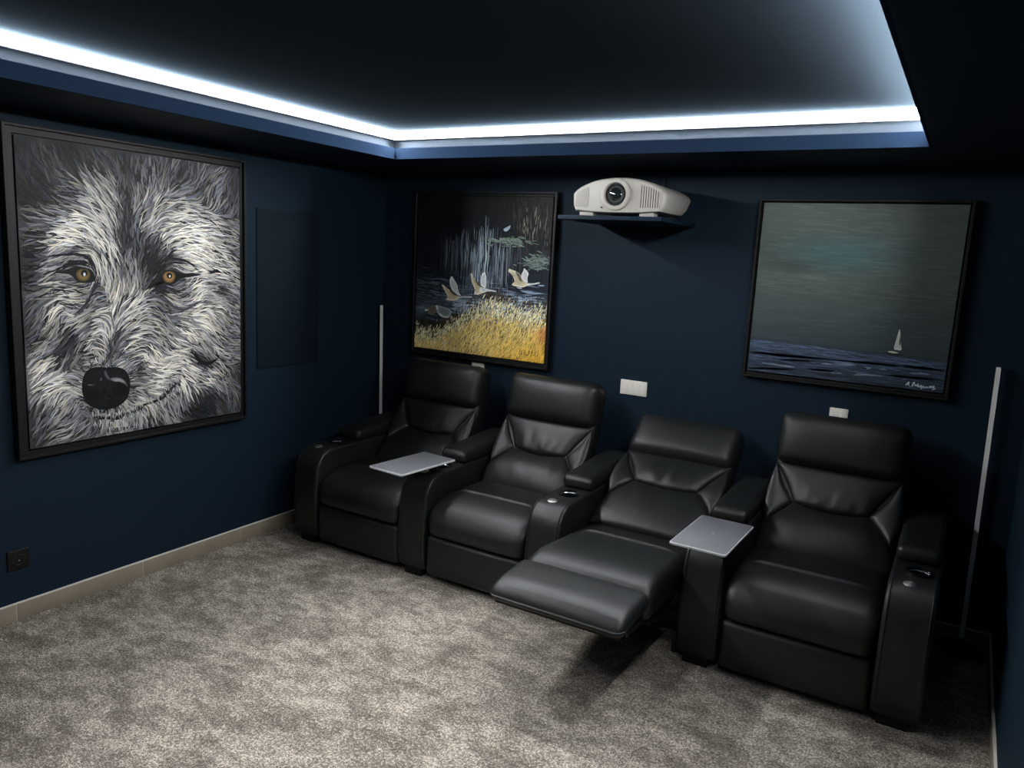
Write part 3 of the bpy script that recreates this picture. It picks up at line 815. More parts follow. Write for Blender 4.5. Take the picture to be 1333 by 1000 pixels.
pn = thing('wall_speaker', 'flush navy wall speaker panel beside the animal portrait', 'speaker', (0, -0.832, 1.417))
V, F = rbox((0.008, 0.466, 0.884), 0.002, 1, 1)
mesh_obj('frame', V + np.array([0.004, 0, 0]), F, M_wall, pn)
V, F = rbox((0.003, 0.456, 0.874), 0.001, 1, 1)
mesh_obj('grille_cloth', V + np.array([0.0088, 0, 0]), F, M_panel, pn)
WOLF_FUR = '35,25,83,30,12;111,32,66,38,15;193,6,71,25,13;220,47,65,38,12;289,18,52,35,15;342,23,58,42,15;410,15,81,38,15;19,108,67,28,12;68,113,49,33,10;118,136,43,38,10;76,169,38,25,8;27,173,45,22,8;174,124,25,50,12;190,150,9,50,10;258,123,42,60,15;269,83,47,55,12;314,132,47,65,20;361,92,58,50,15;421,87,86,35,15;418,160,92,25,10;349,165,59,62,20;136,164,15,45,15;62,214,11,50,12;22,250,17,45,15;112,227,1,55,15;185,233,1,72,30;246,201,21,70,25;297,216,43,65,20;350,231,59,60,20;406,228,87,28,12;175,262,1,78,30;59,264,7,50,15;286,260,38,65,20;447,45,86,38,15;530,29,86,50,15;590,22,92,42,12;641,36,118,48,15;699,46,103,38,12;749,25,103,42,15;810,39,133,50,20;862,46,142,50,25;928,15,103,35,25;976,94,97,35,22;537,99,92,45,12;478,116,69,45,15;624,92,113,40,10;698,109,166,45,15;775,118,124,45,15;832,130,108,50,20;890,151,124,45,18;950,159,114,38,15;500,178,118,60,20;560,158,132,60,15;638,160,167,62,15;718,163,4,60,15;773,183,13,60,15;533,214,127,62,20;620,208,172,65,15;695,212,0,70,20;830,221,5,62,12;919,224,22,50,15;473,247,113,62,20;531,264,142,65,20;635,259,168,75,30;715,275,2,80,35;800,263,6,75,12;876,252,14,60,10;961,256,23,50,15;437,287,103,40,20;715,304,178,85,50;27,310,177,50,10;105,307,2,72,25;186,303,12,75,30;272,300,38,72,20;338,319,65,72,30;24,357,9,35,8;21,401,169,40,5;123,337,168,75,35;185,328,163,65,20;81,373,159,62,10;227,327,13,62,20;304,368,66,70,25;334,415,82,60,25;406,366,87,50,15;409,294,92,25,12;427,441,87,55,20;204,374,9,62,20;153,392,155,45,12;19,432,169,30,5;77,435,155,70,20;137,449,10,50,25;199,470,0,55,30;76,470,155,65,25;135,488,21,60,20;184,510,26,68,25;219,496,1,55,25;255,482,122,35,15;34,500,171,50,30;17,534,121,42,25;113,516,151,68,25;91,558,127,70,30;153,545,32,70,40;195,546,22,60,25;244,526,122,45,20;26,573,112,45,25;68,599,122,65,30;130,588,122,70,30;172,578,152,60,15;215,569,133,40,15;298,497,21,55,20;296,546,172,70,30;353,498,103,65,25;375,544,113,72,35;423,530,134,72,30;258,589,173,70,30;317,591,61,72,35;372,605,123,68,35;425,596,154,68,30;235,625,148,65,30;140,624,122,55,20;20,614,142,35,15;453,335,86,50,20;450,411,86,50,20;532,333,113,40,12;589,315,133,70,25;679,320,169,78,40;762,326,7,80,45;849,315,20,70,12;939,312,10,50,15;530,383,108,22,8;587,370,143,45,12;666,385,12,65,25;733,384,21,70,30;790,367,21,75,20;890,365,25,65,15;970,385,25,50,15;519,422,123,25,12;468,450,92,50,15;527,469,153,20,10;636,498,19,50,25;675,478,163,50,20;731,458,154,72,35;800,450,0,60,30;877,420,4,75,15;864,476,26,35,15;944,450,26,60,20;956,503,31,50,15;758,500,154,72,35;833,518,1,65,25;619,531,29,65,30;684,549,173,60,30;757,559,155,75,40;845,544,19,65,25;936,555,36,55,20;466,512,139,65,30;515,536,2,55,25;565,562,39,50,20;645,572,164,62,30;756,601,11,78,45;832,612,42,68,25;904,607,47,55,25;464,566,159,60,30;513,588,2,62,30;575,598,44,50,20;644,613,30,68,35;726,638,30,75,40;843,656,43,60,15;953,671,20,50,20;452,625,159,70,35;527,640,22,68,35;605,652,40,62,25;681,665,30,75,40;467,481,103,55,20;23,655,152,50,20;86,674,138,60,15;161,671,133,30,10;226,667,138,62,25;283,671,43,70,35;28,700,153,60,25;106,698,154,30,10;163,718,113,40,12;224,711,165,68,30;292,700,72,65,30;337,682,103,40,20;392,703,160,68,30;433,731,166,68,30;60,741,138,70,35;135,740,123,55,20;184,760,26,60,25;92,791,176,72,40;27,792,144,70,35;154,805,17,65,35;77,820,144,70,35;20,845,123,60,25;120,857,139,70,30;190,833,36,55,25;74,875,123,68,30;164,878,129,50,20;225,894,37,55,30;17,899,112,40,20;72,914,134,65,30;139,915,134,55,25;209,933,135,40,20;271,941,64,50,25;341,959,92,70,35;398,959,92,65,30;48,950,134,55,25;115,952,168,55,30;183,974,135,50,25;279,989,124,35,18;12,976,123,40,20;90,988,158,60,30;282,909,92,60,30;384,914,63,60,25;437,894,26,60,30;440,826,177,55,25;442,774,124,50,20;461,652,4,65,30;563,649,45,50,20;536,672,41,68,35;642,670,31,75,40;726,666,39,70,30;831,672,43,60,25;935,677,20,50,20;519,719,60,78,50;577,699,60,60,25;641,703,22,70,35;702,707,4,70,30;736,735,40,30,15;771,703,48,60,20;830,715,39,62,30;903,729,30,62,30;978,734,4,55,25;782,755,40,15,5;871,771,39,60,20;952,773,5,50,25;612,759,167,68,35;695,766,31,72,35;533,773,15,78,50;628,794,163,75,35;723,802,32,72,30;810,801,23,65,25;889,817,48,55,20;964,832,68,35,20;809,840,32,70,30;888,861,49,50,20;964,878,48,45,20;733,846,24,70,25;666,818,50,80,35;687,876,86,65,30;530,843,7,70,40;598,866,16,40,10;503,881,26,72,35;452,875,26,70,30;619,894,51,65,20;554,912,61,60,20;475,943,81,65,25;429,966,87,50,25;500,980,81,35,15;553,962,62,35,12;596,950,61,62,25;646,931,70,40,20;731,915,60,25,15;808,906,50,30,18;748,961,42,28,15;868,936,59,40,20;950,959,79,40,25;661,985,52,38,20;807,968,33,35,20;455,807,16,55,25'
WOLF_POLY = {'eye_l': [(0.1222, 0.4241), (0.1514, 0.4151), (0.181, 0.406), (0.211, 0.4003), (0.241, 0.4017), (0.2669, 0.4087), (0.2815, 0.4269), (0.2827, 0.4489), (0.2715, 0.4526), (0.2471, 0.4562), (0.221, 0.4561), (0.2002, 0.4452), (0.1882, 0.4309), (0.1676, 0.4239)], 'iris_l': [(0.2013, 0.4237), (0.2104, 0.411), (0.2322, 0.4054), (0.2537, 0.4088), (0.264, 0.4233), (0.2611, 0.4379), (0.2452, 0.4507), (0.2235, 0.4507), (0.2067, 0.4416)], 'pupil_l': [(0.2229, 0.4181), (0.2319, 0.4108), (0.2449, 0.4107), (0.2522, 0.4215), (0.246, 0.4325), (0.2329, 0.4343), (0.2237, 0.429)], 'glint_l': [(0.2335, 0.4217), (0.2401, 0.4198), (0.2432, 0.427), (0.2377, 0.4343), (0.2327, 0.4289)], 'eye_r': [(0.5749, 0.4299), (0.5831, 0.416), (0.6017, 0.4079), (0.6335, 0.4056), (0.6602, 0.4134), (0.6983, 0.4213), (0.7318, 0.417), (0.7656, 0.4209), (0.7884, 0.427), (0.7541, 0.4292), (0.7201, 0.4355), (0.6813, 0.4377), (0.6593, 0.4479), (0.6427, 0.46), (0.6212, 0.4639), (0.5948, 0.4598), (0.5795, 0.4478), (0.5067, 0.481), (0.4915, 0.4848), (0.5328, 0.4576)], 'iris_r': [(0.5826, 0.4319), (0.5909, 0.4179), (0.6148, 0.4106), (0.6386, 0.4156), (0.649, 0.4296), (0.6431, 0.4458), (0.6267, 0.4567), (0.6029, 0.4558), (0.5874, 0.4458)], 'pupil_r': [(0.6, 0.4278), (0.6076, 0.4198), (0.6199, 0.4185), (0.6303, 0.4237), (0.6317, 0.4337), (0.6218, 0.441), (0.6086, 0.4398)], 'glint_r': [(0.6148, 0.4278), (0.6212, 0.4265), (0.6231, 0.433), (0.6177, 0.437), (0.6136, 0.4338)], 'nose': [(0.2073, 0.8144), (0.2136, 0.7827), (0.2265, 0.7596), (0.2557, 0.7479), (0.2897, 0.7487), (0.3141, 0.7549), (0.3493, 0.7537), (0.3848, 0.7608), (0.4074, 0.7797), (0.4193, 0.8106), (0.4152, 0.8488), (0.4009, 0.8772), (0.3741, 0.8954), (0.3327, 0.9052), (0.2925, 0.9044), (0.2586, 0.8939), (0.2303, 0.8781), (0.2126, 0.8515)], 'nostril_r': [(0.3358, 0.8319), (0.3516, 0.8188), (0.3773, 0.8172), (0.3977, 0.8256), (0.3996, 0.8428), (0.3862, 0.8542), (0.3601, 0.8598), (0.34, 0.8533)], 'nostril_l': [(0.2206, 0.832), (0.2332, 0.8191), (0.2572, 0.8196), (0.2762, 0.8298), (0.28, 0.855), (0.2597, 0.8692), (0.2359, 0.8623)], 'nose_hi1': [(0.3224, 0.7929), (0.3477, 0.7911), (0.3782, 0.7961), (0.3982, 0.8129), (0.4076, 0.8394), (0.3979, 0.8213), (0.3725, 0.8082), (0.3419, 0.8073)], 'nose_hi2': [(0.309, 0.7586), (0.318, 0.7801), (0.3322, 0.798), (0.322, 0.8012), (0.3054, 0.7831), (0.3012, 0.7662)], 'nose_hi3': [(0.2242, 0.808), (0.2435, 0.8038), (0.2648, 0.8121), (0.2431, 0.812)], 'nose_hi4': [(0.283, 0.7892), (0.2931, 0.7819), (0.2948, 0.7986), (0.2848, 0.8018)]}
WOLF_LINE = {'brow_l': [(0.1011, 0.3687), (0.1419, 0.3625), (0.1835, 0.358), (0.2258, 0.3606), (0.2598, 0.3743), (0.2808, 0.3939), (0.2908, 0.4195), (0.2874, 0.4452)], 'lid_l': [(0.1181, 0.4259), (0.1519, 0.4063), (0.1817, 0.3935), (0.2116, 0.3877), (0.2415, 0.3908), (0.2628, 0.4014)], 'under_l': [(0.2923, 0.4342), (0.2796, 0.4673), (0.2627, 0.4966), (0.2437, 0.5257), (0.2162, 0.5543), (0.1897, 0.5681)], 'cheek_l': [(0.1254, 0.516), (0.1538, 0.5273), (0.1871, 0.5353), (0.2218, 0.5289)], 'cheek_l2': [(0.0901, 0.4942), (0.1152, 0.4786), (0.148, 0.479), (0.1764, 0.4954)], 'brow_r': [(0.5708, 0.3944), (0.5921, 0.3782), (0.6346, 0.3695), (0.6886, 0.3705), (0.7325, 0.3882), (0.7773, 0.4125)], 'brow_r2': [(0.51, 0.3178), (0.5062, 0.3526), (0.5203, 0.3794), (0.5502, 0.3946), (0.5652, 0.4102)], 'side_r': [(0.8235, 0.4205), (0.8592, 0.4076), (0.8891, 0.4159)], 'under_r': [(0.5267, 0.4891), (0.567, 0.5135), (0.6135, 0.5427), (0.6616, 0.5603), (0.7059, 0.5574), (0.7517, 0.5335), (0.798, 0.526)], 'mouth': [(0.2522, 0.9263), (0.2914, 0.9294), (0.3313, 0.9368), (0.3672, 0.9373), (0.4041, 0.9292), (0.4541, 0.9203)], 'mouth2': [(0.4005, 0.9295), (0.4303, 0.9253), (0.466, 0.9134), (0.5074, 0.902), (0.5495, 0.8945), (0.5765, 0.8809), (0.6095, 0.8593), (0.6374, 0.841), (0.6596, 0.8369)], 'mouth3': [(0.5546, 0.8992), (0.5764, 0.885), (0.6039, 0.8671), (0.6262, 0.8483), (0.6486, 0.8337), (0.665, 0.8438)], 'lipline': [(0.3044, 0.9755), (0.3446, 0.9834), (0.3966, 0.9845), (0.4448, 0.9826)], 'dark_chk': [(0.7246, 0.7169), (0.7468, 0.7483), (0.7753, 0.7721), (0.8166, 0.7753), (0.8652, 0.7615)], 'groove': [(0.3436, 0.6498), (0.3376, 0.6741), (0.3417, 0.695), (0.3205, 0.7224), (0.2999, 0.7414)], 'muz_l': [(0.1993, 0.6458), (0.1708, 0.6638), (0.1429, 0.6777), (0.0974, 0.6978)], 'muz_l2': [(0.1837, 0.6804), (0.1686, 0.707), (0.1535, 0.7335), (0.139, 0.7519)]}
SWANS = [('wing', [(0.2067, 0.5612), (0.2323, 0.5709), (0.261, 0.5916), (0.2889, 0.5965), (0.3177, 0.6238), (0.3509, 0.6326), (0.3702, 0.638), (0.3463, 0.6487), (0.3251, 0.6638), (0.2755, 0.6652), (0.242, 0.6609), (0.2719, 0.6474), (0.2514, 0.6239), (0.2278, 0.5938)]), ('pale', [(0.2871, 0.5009), (0.3134, 0.5343), (0.3354, 0.5597), (0.3376, 0.582), (0.3497, 0.608), (0.3698, 0.629), (0.3452, 0.6263), (0.3115, 0.6084), (0.2886, 0.5897), (0.275, 0.5591), (0.2719, 0.5278)]), ('shade', [(0.2638, 0.5914), (0.2889, 0.5965), (0.3175, 0.6193), (0.3455, 0.633), (0.3181, 0.6327), (0.2898, 0.6167)]), ('pale', [(0.3617, 0.6305), (0.405, 0.6292), (0.4505, 0.6277), (0.4524, 0.6338), (0.4053, 0.6363), (0.3622, 0.6412)]), ('wing', [(0.4425, 0.4725), (0.46, 0.5032), (0.4796, 0.524), (0.513, 0.5571), (0.5503, 0.5678), (0.5619, 0.5889), (0.5311, 0.5998), (0.4897, 0.6138), (0.4627, 0.6055), (0.4807, 0.5945), (0.4544, 0.5477), (0.4311, 0.4895)]), ('shade', [(0.4631, 0.5118), (0.4878, 0.5279), (0.5183, 0.5568), (0.5504, 0.57), (0.5135, 0.5659), (0.4808, 0.546)]), ('pale', [(0.5418, 0.4604), (0.5558, 0.4975), (0.5564, 0.5368), (0.5528, 0.5676), (0.5344, 0.5645), (0.5125, 0.5483), (0.5128, 0.5045), (0.5218, 0.4777)]), ('pale', [(0.508, 0.5618), (0.5397, 0.5663), (0.587, 0.5732), (0.6129, 0.5758), (0.6363, 0.5795), (0.634, 0.584), (0.5875, 0.5828), (0.541, 0.5904), (0.51, 0.5991)]), ('wing', [(0.719, 0.4323), (0.7421, 0.4417), (0.7773, 0.4483), (0.8031, 0.4659), (0.8095, 0.491), (0.8305, 0.5109), (0.8551, 0.5136), (0.8608, 0.526), (0.842, 0.5378), (0.813, 0.5461), (0.7729, 0.5401), (0.7477, 0.5354), (0.7447, 0.527), (0.7669, 0.5234), (0.7572, 0.4856), (0.7283, 0.4617), (0.7135, 0.4497)]), ('shade', [(0.7671, 0.4446), (0.7979, 0.462), (0.8086, 0.4911), (0.8254, 0.5091), (0.8008, 0.5085), (0.7869, 0.4839), (0.768, 0.4594)]), ('pale', [(0.8249, 0.4225), (0.8456, 0.4403), (0.8622, 0.4562), (0.853, 0.4799), (0.8543, 0.501), (0.86, 0.5133), (0.8303, 0.5088), (0.8093, 0.4868), (0.8102, 0.4613), (0.8223, 0.4437)]), ('pale', [(0.8504, 0.516), (0.8989, 0.5142), (0.9321, 0.5054), (0.9443, 0.5088), (0.9327, 0.5146), (0.8994, 0.5218), (0.8563, 0.5326)]), ('pale', [(0.7757, 0.5451), (0.7982, 0.547), (0.8204, 0.5473), (0.8134, 0.5524), (0.7936, 0.5525)]), ('shade', [(0.078, 0.7425), (0.1092, 0.7307), (0.1426, 0.7096), (0.182, 0.702), (0.1718, 0.7257), (0.1673, 0.7537), (0.1397, 0.7745), (0.1165, 0.7672), (0.1071, 0.7494)]), ('mist', [(0.182, 0.702), (0.2331, 0.7117), (0.2892, 0.7209), (0.3013, 0.7426), (0.286, 0.7712), (0.2361, 0.7778), (0.1903, 0.761), (0.1754, 0.7438)]), ('pale', [(0.0778, 0.7388), (0.1065, 0.7347), (0.1086, 0.7437), (0.0812, 0.7506)]), ('pale', [(0.1899, 0.7518), (0.2131, 0.766), (0.2472, 0.7754), (0.2861, 0.7721), (0.2807, 0.7771), (0.2419, 0.7814), (0.2078, 0.7733)]), ('pale', [(0.1653, 0.7079), (0.1849, 0.7017), (0.1887, 0.7244), (0.1808, 0.7388), (0.1745, 0.7232)])]
SWAN_SIGN = [[(0.834, 0.9332), (0.8246, 0.943), (0.8228, 0.9541), (0.8308, 0.9616), (0.8429, 0.9563)], [(0.8414, 0.9324), (0.8383, 0.9546), (0.8469, 0.9606)], [(0.8626, 0.9323), (0.8618, 0.959), (0.8755, 0.9603), (0.8879, 0.96)], [(0.8946, 0.9288), (0.8926, 0.9556)], [(0.8998, 0.9608), (0.9024, 0.9623)], [(0.9153, 0.9266), (0.9115, 0.9621)], [(0.9078, 0.9426), (0.9197, 0.938)], [(0.9211, 0.9584), (0.9236, 0.9603)], [(0.9354, 0.933), (0.9359, 0.9602)], [(0.8116, 0.9762), (0.804, 0.9837), (0.8061, 0.99), (0.8174, 0.9898), (0.822, 0.9816)]]
SEA_SIGN = [[(0.8248, 0.9815), (0.8392, 0.9556), (0.8377, 0.9797)], [(0.8283, 0.974), (0.8398, 0.9698)], [(0.8445, 0.9824), (0.8463, 0.9848)], [(0.8549, 0.9841), (0.8597, 0.958), (0.8672, 0.9596), (0.8577, 0.9744)], [(0.8679, 0.9789), (0.8698, 0.967), (0.8744, 0.9788), (0.8763, 0.9674), (0.8778, 0.9801)], [(0.8822, 0.9627), (0.8819, 0.9821)], [(0.8857, 0.9705), (0.8874, 0.9816), (0.8952, 0.9815), (0.895, 0.9692)], [(0.8971, 0.9709), (0.9011, 0.9812), (0.9036, 0.9713), (0.8989, 0.9913)], [(0.9056, 0.9795), (0.9111, 0.9754), (0.908, 0.9725), (0.907, 0.9837), (0.9157, 0.9833)], [(0.9178, 0.983), (0.9202, 0.9729), (0.9248, 0.9825), (0.9283, 0.973), (0.9304, 0.9817)], [(0.9384, 0.9683), (0.9353, 0.9746), (0.9388, 0.9805), (0.9429, 0.9743), (0.9384, 0.9688)], [(0.9498, 0.9662), (0.9449, 0.9733), (0.9514, 0.9742), (0.9471, 0.9794)], [(0.9571, 0.9657), (0.9526, 0.9722), (0.9579, 0.9758), (0.9581, 0.9829), (0.9494, 0.9893)], [(0.9621, 0.9813), (0.9645, 0.9836)]]
SEA_SAIL = [(0.7616, 0.67), (0.768, 0.7014), (0.7756, 0.7561), (0.7842, 0.783), (0.7803, 0.7914), (0.7629, 0.7908), (0.7434, 0.7887), (0.7517, 0.7416), (0.7571, 0.6939)]
SEA_SAIL_SHADE = [(0.7675, 0.7078), (0.7722, 0.7265), (0.7753, 0.7562), (0.7745, 0.7648), (0.7668, 0.7614), (0.7677, 0.7377)]
SEA_HULL = [(0.7137, 0.8029), (0.7398, 0.7978), (0.7568, 0.8012), (0.7755, 0.8055), (0.7543, 0.8112), (0.732, 0.8095)]
SEA_CREST = [[(0.0829, 0.9474), (0.1339, 0.944), (0.1852, 0.9487), (0.2602, 0.9486)], [(0.4023, 0.9091), (0.4652, 0.9049), (0.5729, 0.8969)], [(0.6233, 0.9056), (0.6538, 0.9078)], [(0.4549, 0.9555), (0.5018, 0.9539)], [(0.5713, 0.9519), (0.6396, 0.9491), (0.7067, 0.9464)], [(0.8412, 0.9097), (0.8835, 0.9059), (0.926, 0.9071)], [(0.6948, 0.907), (0.7247, 0.9093)], [(0.806, 0.9487), (0.8276, 0.9475)]]
SEA_DARK = [[(-0.0009, 0.889), (0.1704, 0.8859), (0.4628, 0.8829)], [(0.4628, 0.8829), (0.6469, 0.8807), (0.7941, 0.8772)], [(0.7941, 0.8772), (0.9012, 0.8765), (0.9991, 0.8791)], [(0.1732, 0.9132), (0.3537, 0.9051)], [(0.0084, 0.9849), (0.2621, 0.9667)], [(0.3259, 0.9494), (0.4699, 0.9491)], [(0.7274, 0.9332), (0.9776, 0.9298)]]

# ------------------------------------------------------------------ paintings: painted in strokes of real paint on a canvas
def paint_mat():
    m = bpy.data.materials.new('oil paint')
    m.use_nodes = True
    nt = m.node_tree
    p = nt.nodes['Principled BSDF']
    a = nt.nodes.new('ShaderNodeAttribute')
    a.attribute_name = 'paint'
    nt.links.new(a.outputs['Color'], p.inputs['Base Color'])
    p.inputs['Roughness'].default_value = 0.55
    p.inputs['Specular IOR Level'].default_value = 0.2
    tc = nt.nodes.new('ShaderNodeTexCoord')
    n = nt.nodes.new('ShaderNodeTexNoise')
    n.inputs['Scale'].default_value = 260
    nt.links.new(tc.outputs['Object'], n.inputs['Vector'])
    b = nt.nodes.new('ShaderNodeBump')
    b.inputs['Strength'].default_value = 0.12
    b.inputs['Distance'].default_value = 0.001
    nt.links.new(n.outputs['Fac'], b.inputs['Height'])
    nt.links.new(b.outputs['Normal'], p.inputs['Normal'])
    return m
M_paint = paint_mat()

class Canvas:
    """u to the right, v downwards (0..1); U, V, N span the canvas in space relative to the painting's own origin"""
    def __init__(self, root, O, U, V, N):
        self.root, self.O, self.U, self.V, self.N = root, np.array(O, float), np.array(U, float), np.array(V, float), np.array(N, float)
        self.w, self.h = np.linalg.norm(U), np.linalg.norm(V)
        self.P, self.C, self.F = [], [], []
        self.n = 0
    def pos(self, uv, off):
        uv = np.asarray(uv, float)
        return self.O + uv[..., :1] * self.U + uv[..., 1:2] * self.V + np.asarray(off)[..., None] * self.N
    def put(self, P, C, F):
        self.P.append(P.reshape(-1, 3)); self.C.append(C.reshape(-1, 3)); self.F.append(np.asarray(F).reshape(-1, 4) + self.n)
        self.n += len(self.P[-1])
    def ribbons(self, path, width, color, off):
        """path (N, K, 2) in uv; width (N, K) in metres; color (N, 3); off (N,)"""
        N_, K, _ = path.shape
        d = np.gradient(path, axis=1) * np.array([self.w, self.h])
        d /= np.linalg.norm(d, axis=2, keepdims=True) + 1e-9
        nrm = np.stack([-d[..., 1], d[..., 0]], 2) * (width / 2)[..., None] / np.array([self.w, self.h])
        a, b = np.clip(path + nrm, 0.0, 1.0), np.clip(path - nrm, 0.0, 1.0)
        off = np.repeat(np.asarray(off)[:, None], K, 1)
        P = np.stack([self.pos(a, off), self.pos(b, off)], 2)              # N, K, 2, 3
        C = np.repeat(np.repeat(np.asarray(color)[:, None, None, :], K, 1), 2, 2)
        base = (np.arange(N_) * K * 2)[:, None] + (np.arange(K - 1) * 2)[None]
        F = np.stack([base, base + 2, base + 3, base + 1], 2)
        self.put(P, C, F)
    def line(self, pts, width, color, off, k=24, taper=True):
        pts = np.asarray(pts, float)
        t = np.linspace(0, len(pts) - 1, k)
        i = np.clip(t.astype(int), 0, len(pts) - 2)
        f = (t - i)[:, None]
        q = pts[i] * (1 - f) + pts[i + 1] * f
        for _ in range(2):
            q[1:-1] = (q[:-2] + 2 * q[1:-1] + q[2:]) / 4
        s = np.linspace(0, 1, k)
        w = width * (np.sin(np.pi * np.clip(s, 0.03, 0.97)) ** 0.6 if taper else np.ones(k))
        self.ribbons(q[None], w[None], np.asarray(color)[None], np.array([off]))
    def poly(self, pts, color, off, edge=None, rounds=2):
        """filled shape: a fan of quads from its centre"""
        pts = np.asarray(pts, float)
        for _ in range(rounds):                                         # round the outline
            pts = np.stack([0.75 * pts + 0.25 * np.roll(pts, -1, 0), 0.25 * pts + 0.75 * np.roll(pts, -1, 0)], 1).reshape(-1, 2)
        c = pts.mean(0)
        mid = c + (pts - c) * 0.55
        n = len(pts)
        allp = np.concatenate([pts, mid, c[None]])
        P = self.pos(np.clip(allp, 0, 1), np.full(len(allp), off))
        col = np.repeat(np.asarray(color, float)[None], len(allp), 0)
        if edge is not None: col[:n] = edge
        F = [(i, (i + 1) % n, n + (i + 1) % n, n + i) for i in range(n)]
        F += [(n + i, n + (i + 1) % n, 2 * n, 2 * n) for i in range(n)]
        self.put(P, col, [f for f in F[:n]])
        tri = [(n + i, n + (i + 1) % n, 2 * n) for i in range(n)]
        self.tri = getattr(self, 'tri', [])
        self.tri += [tuple(np.array(t) + self.n - len(allp)) for t in tri]
    def build(self, name, kind=None):
        P, C, F = np.concatenate(self.P), np.concatenate(self.C), np.concatenate(self.F)
        me = bpy.data.meshes.new(name)
        me.from_pydata(P.tolist(), [], F.tolist() + [tuple(int(x) for x in t) for t in getattr(self, 'tri', [])])
        ca = me.color_attributes.new('paint', 'FLOAT_COLOR', 'POINT')
        ca.data.foreach_set('color', np.concatenate([lin(C), np.ones((len(C), 1))], 1).astype(np.float32).ravel())
        me.materials.append(M_paint)
        o = bpy.data.objects.new(name, me)
        self.P, self.C, self.F, self.n, self.tri = [], [], [], 0, []
        return o
    def canvas(self, colors, depth=0.018):
        """the stretched canvas itself with its underpainting: colors (nv, nu, 3)"""
        nv, nu, _ = colors.shape
        g = np.stack(np.meshgrid(np.linspace(0, 1, nu), np.linspace(0, 1, nv)), 2)
        P = self.pos(g, np.zeros((nv, nu)))
        idx = np.arange(nv * nu).reshape(nv, nu)
        F = np.stack([idx[:-1, :-1], idx[1:, :-1], idx[1:, 1:], idx[:-1, 1:]], 2)
        self.put(P, colors, F)
        rim = np.concatenate([idx[0, :], idx[1:, -1], idx[-1, -2::-1], idx[-2:0:-1, 0]])
        g2 = g.reshape(-1, 2)[rim]
        P2 = np.concatenate([self.pos(g2, np.zeros(len(rim))), self.pos(g2, np.full(len(rim), -depth))])
        c2 = np.concatenate([colors.reshape(-1, 3)[rim] * 0.9] * 2)
        m = len(rim)
        self.put(P2, c2, [(i, (i + 1) % m, m + (i + 1) % m, m + i) for i in range(m)])
        o = self.build('canvas')
        link(o, self.root)
        self.cv = o
        return o

def picture_frame(root, outer, inner, mapper, lip=0.013, d0=0.045, d1=0.012):
    """floater frame: raised outer lip, then a shadow gap around the canvas. outer/inner: (a0, a1, z0, z1)"""
    a0, a1, z0, z1 = outer
    def ring(ins, d): return [mapper(a, z, d) for a, z in ((a0 + ins, z0 + ins), (a1 - ins, z0 + ins), (a1 - ins, z1 - ins), (a0 + ins, z1 - ins))]
    gap = 0.007
    i0, i1, j0, j1 = inner
    last = [mapper(a, z, d1) for a, z in ((i0 + 0.01, j0 + 0.01), (i1 - 0.01, j0 + 0.01), (i1 - 0.01, j1 - 0.01), (i0 + 0.01, j1 - 0.01))]
    step = [mapper(a, z, 0.030) for a, z in ((i0 - gap, j0 - gap), (i1 + gap, j0 - gap), (i1 + gap, j1 + gap), (i0 - gap, j1 + gap))]
    step2 = [mapper(a, z, d1) for a, z in ((i0 - gap, j0 - gap), (i1 + gap, j0 - gap), (i1 + gap, j1 + gap), (i0 - gap, j1 + gap))]
    rings = [ring(0, 0.0005), ring(0, d0 - 0.002), ring(0.002, d0), ring(lip - 0.002, d0), ring(lip, d0 - 0.002), ring(lip, 0.030), step, step2, last]
    V = [p for r in rings for p in r]
    F = [(4 * k + i, 4 * k + (i + 1) % 4, 4 * (k + 1) + (i + 1) % 4, 4 * (k + 1) + i) for k in range(len(rings) - 1) for i in range(4)]
    F.append((0, 1, 2, 3))
    bm = bmesh.new()
    vs = [bm.verts.new(v) for v in V]
    for f in F: bm.faces.new([vs[i] for i in f])
    bmesh.ops.recalc_face_normals(bm, faces=bm.faces)
    me = bpy.data.meshes.new('frame')
    bm.to_mesh(me); bm.free()
    me.materials.append(M_frame)
    return link(bpy.data.objects.new('frame', me), root)

def fbm(shape, scale, seed, octaves=4):
    """smooth value noise on a grid, 0..1"""
    r = np.random.default_rng(seed)
    out = np.zeros(shape); amp = 1.0; tot = 0
    for o in range(octaves):
        ny, nx = max(2, int(scale[0] * 2 ** o) + 1), max(2, int(scale[1] * 2 ** o) + 1)
        g = r.random((ny + 1, nx + 1))
        y = np.linspace(0, ny - 1e-6, shape[0]); x = np.linspace(0, nx - 1e-6, shape[1])
        iy, ix = y.astype(int), x.astype(int)
        fy, fx = (y - iy)[:, None], (x - ix)[None]
        fy, fx = fy * fy * (3 - 2 * fy), fx * fx * (3 - 2 * fx)
        a = g[iy][:, ix]; b = g[iy][:, ix + 1]; c = g[iy + 1][:, ix]; d = g[iy + 1][:, ix + 1]
        out += amp * ((a * (1 - fx) + b * fx) * (1 - fy) + (c * (1 - fx) + d * fx) * fy)
        tot += amp; amp *= 0.55
    return out / tot

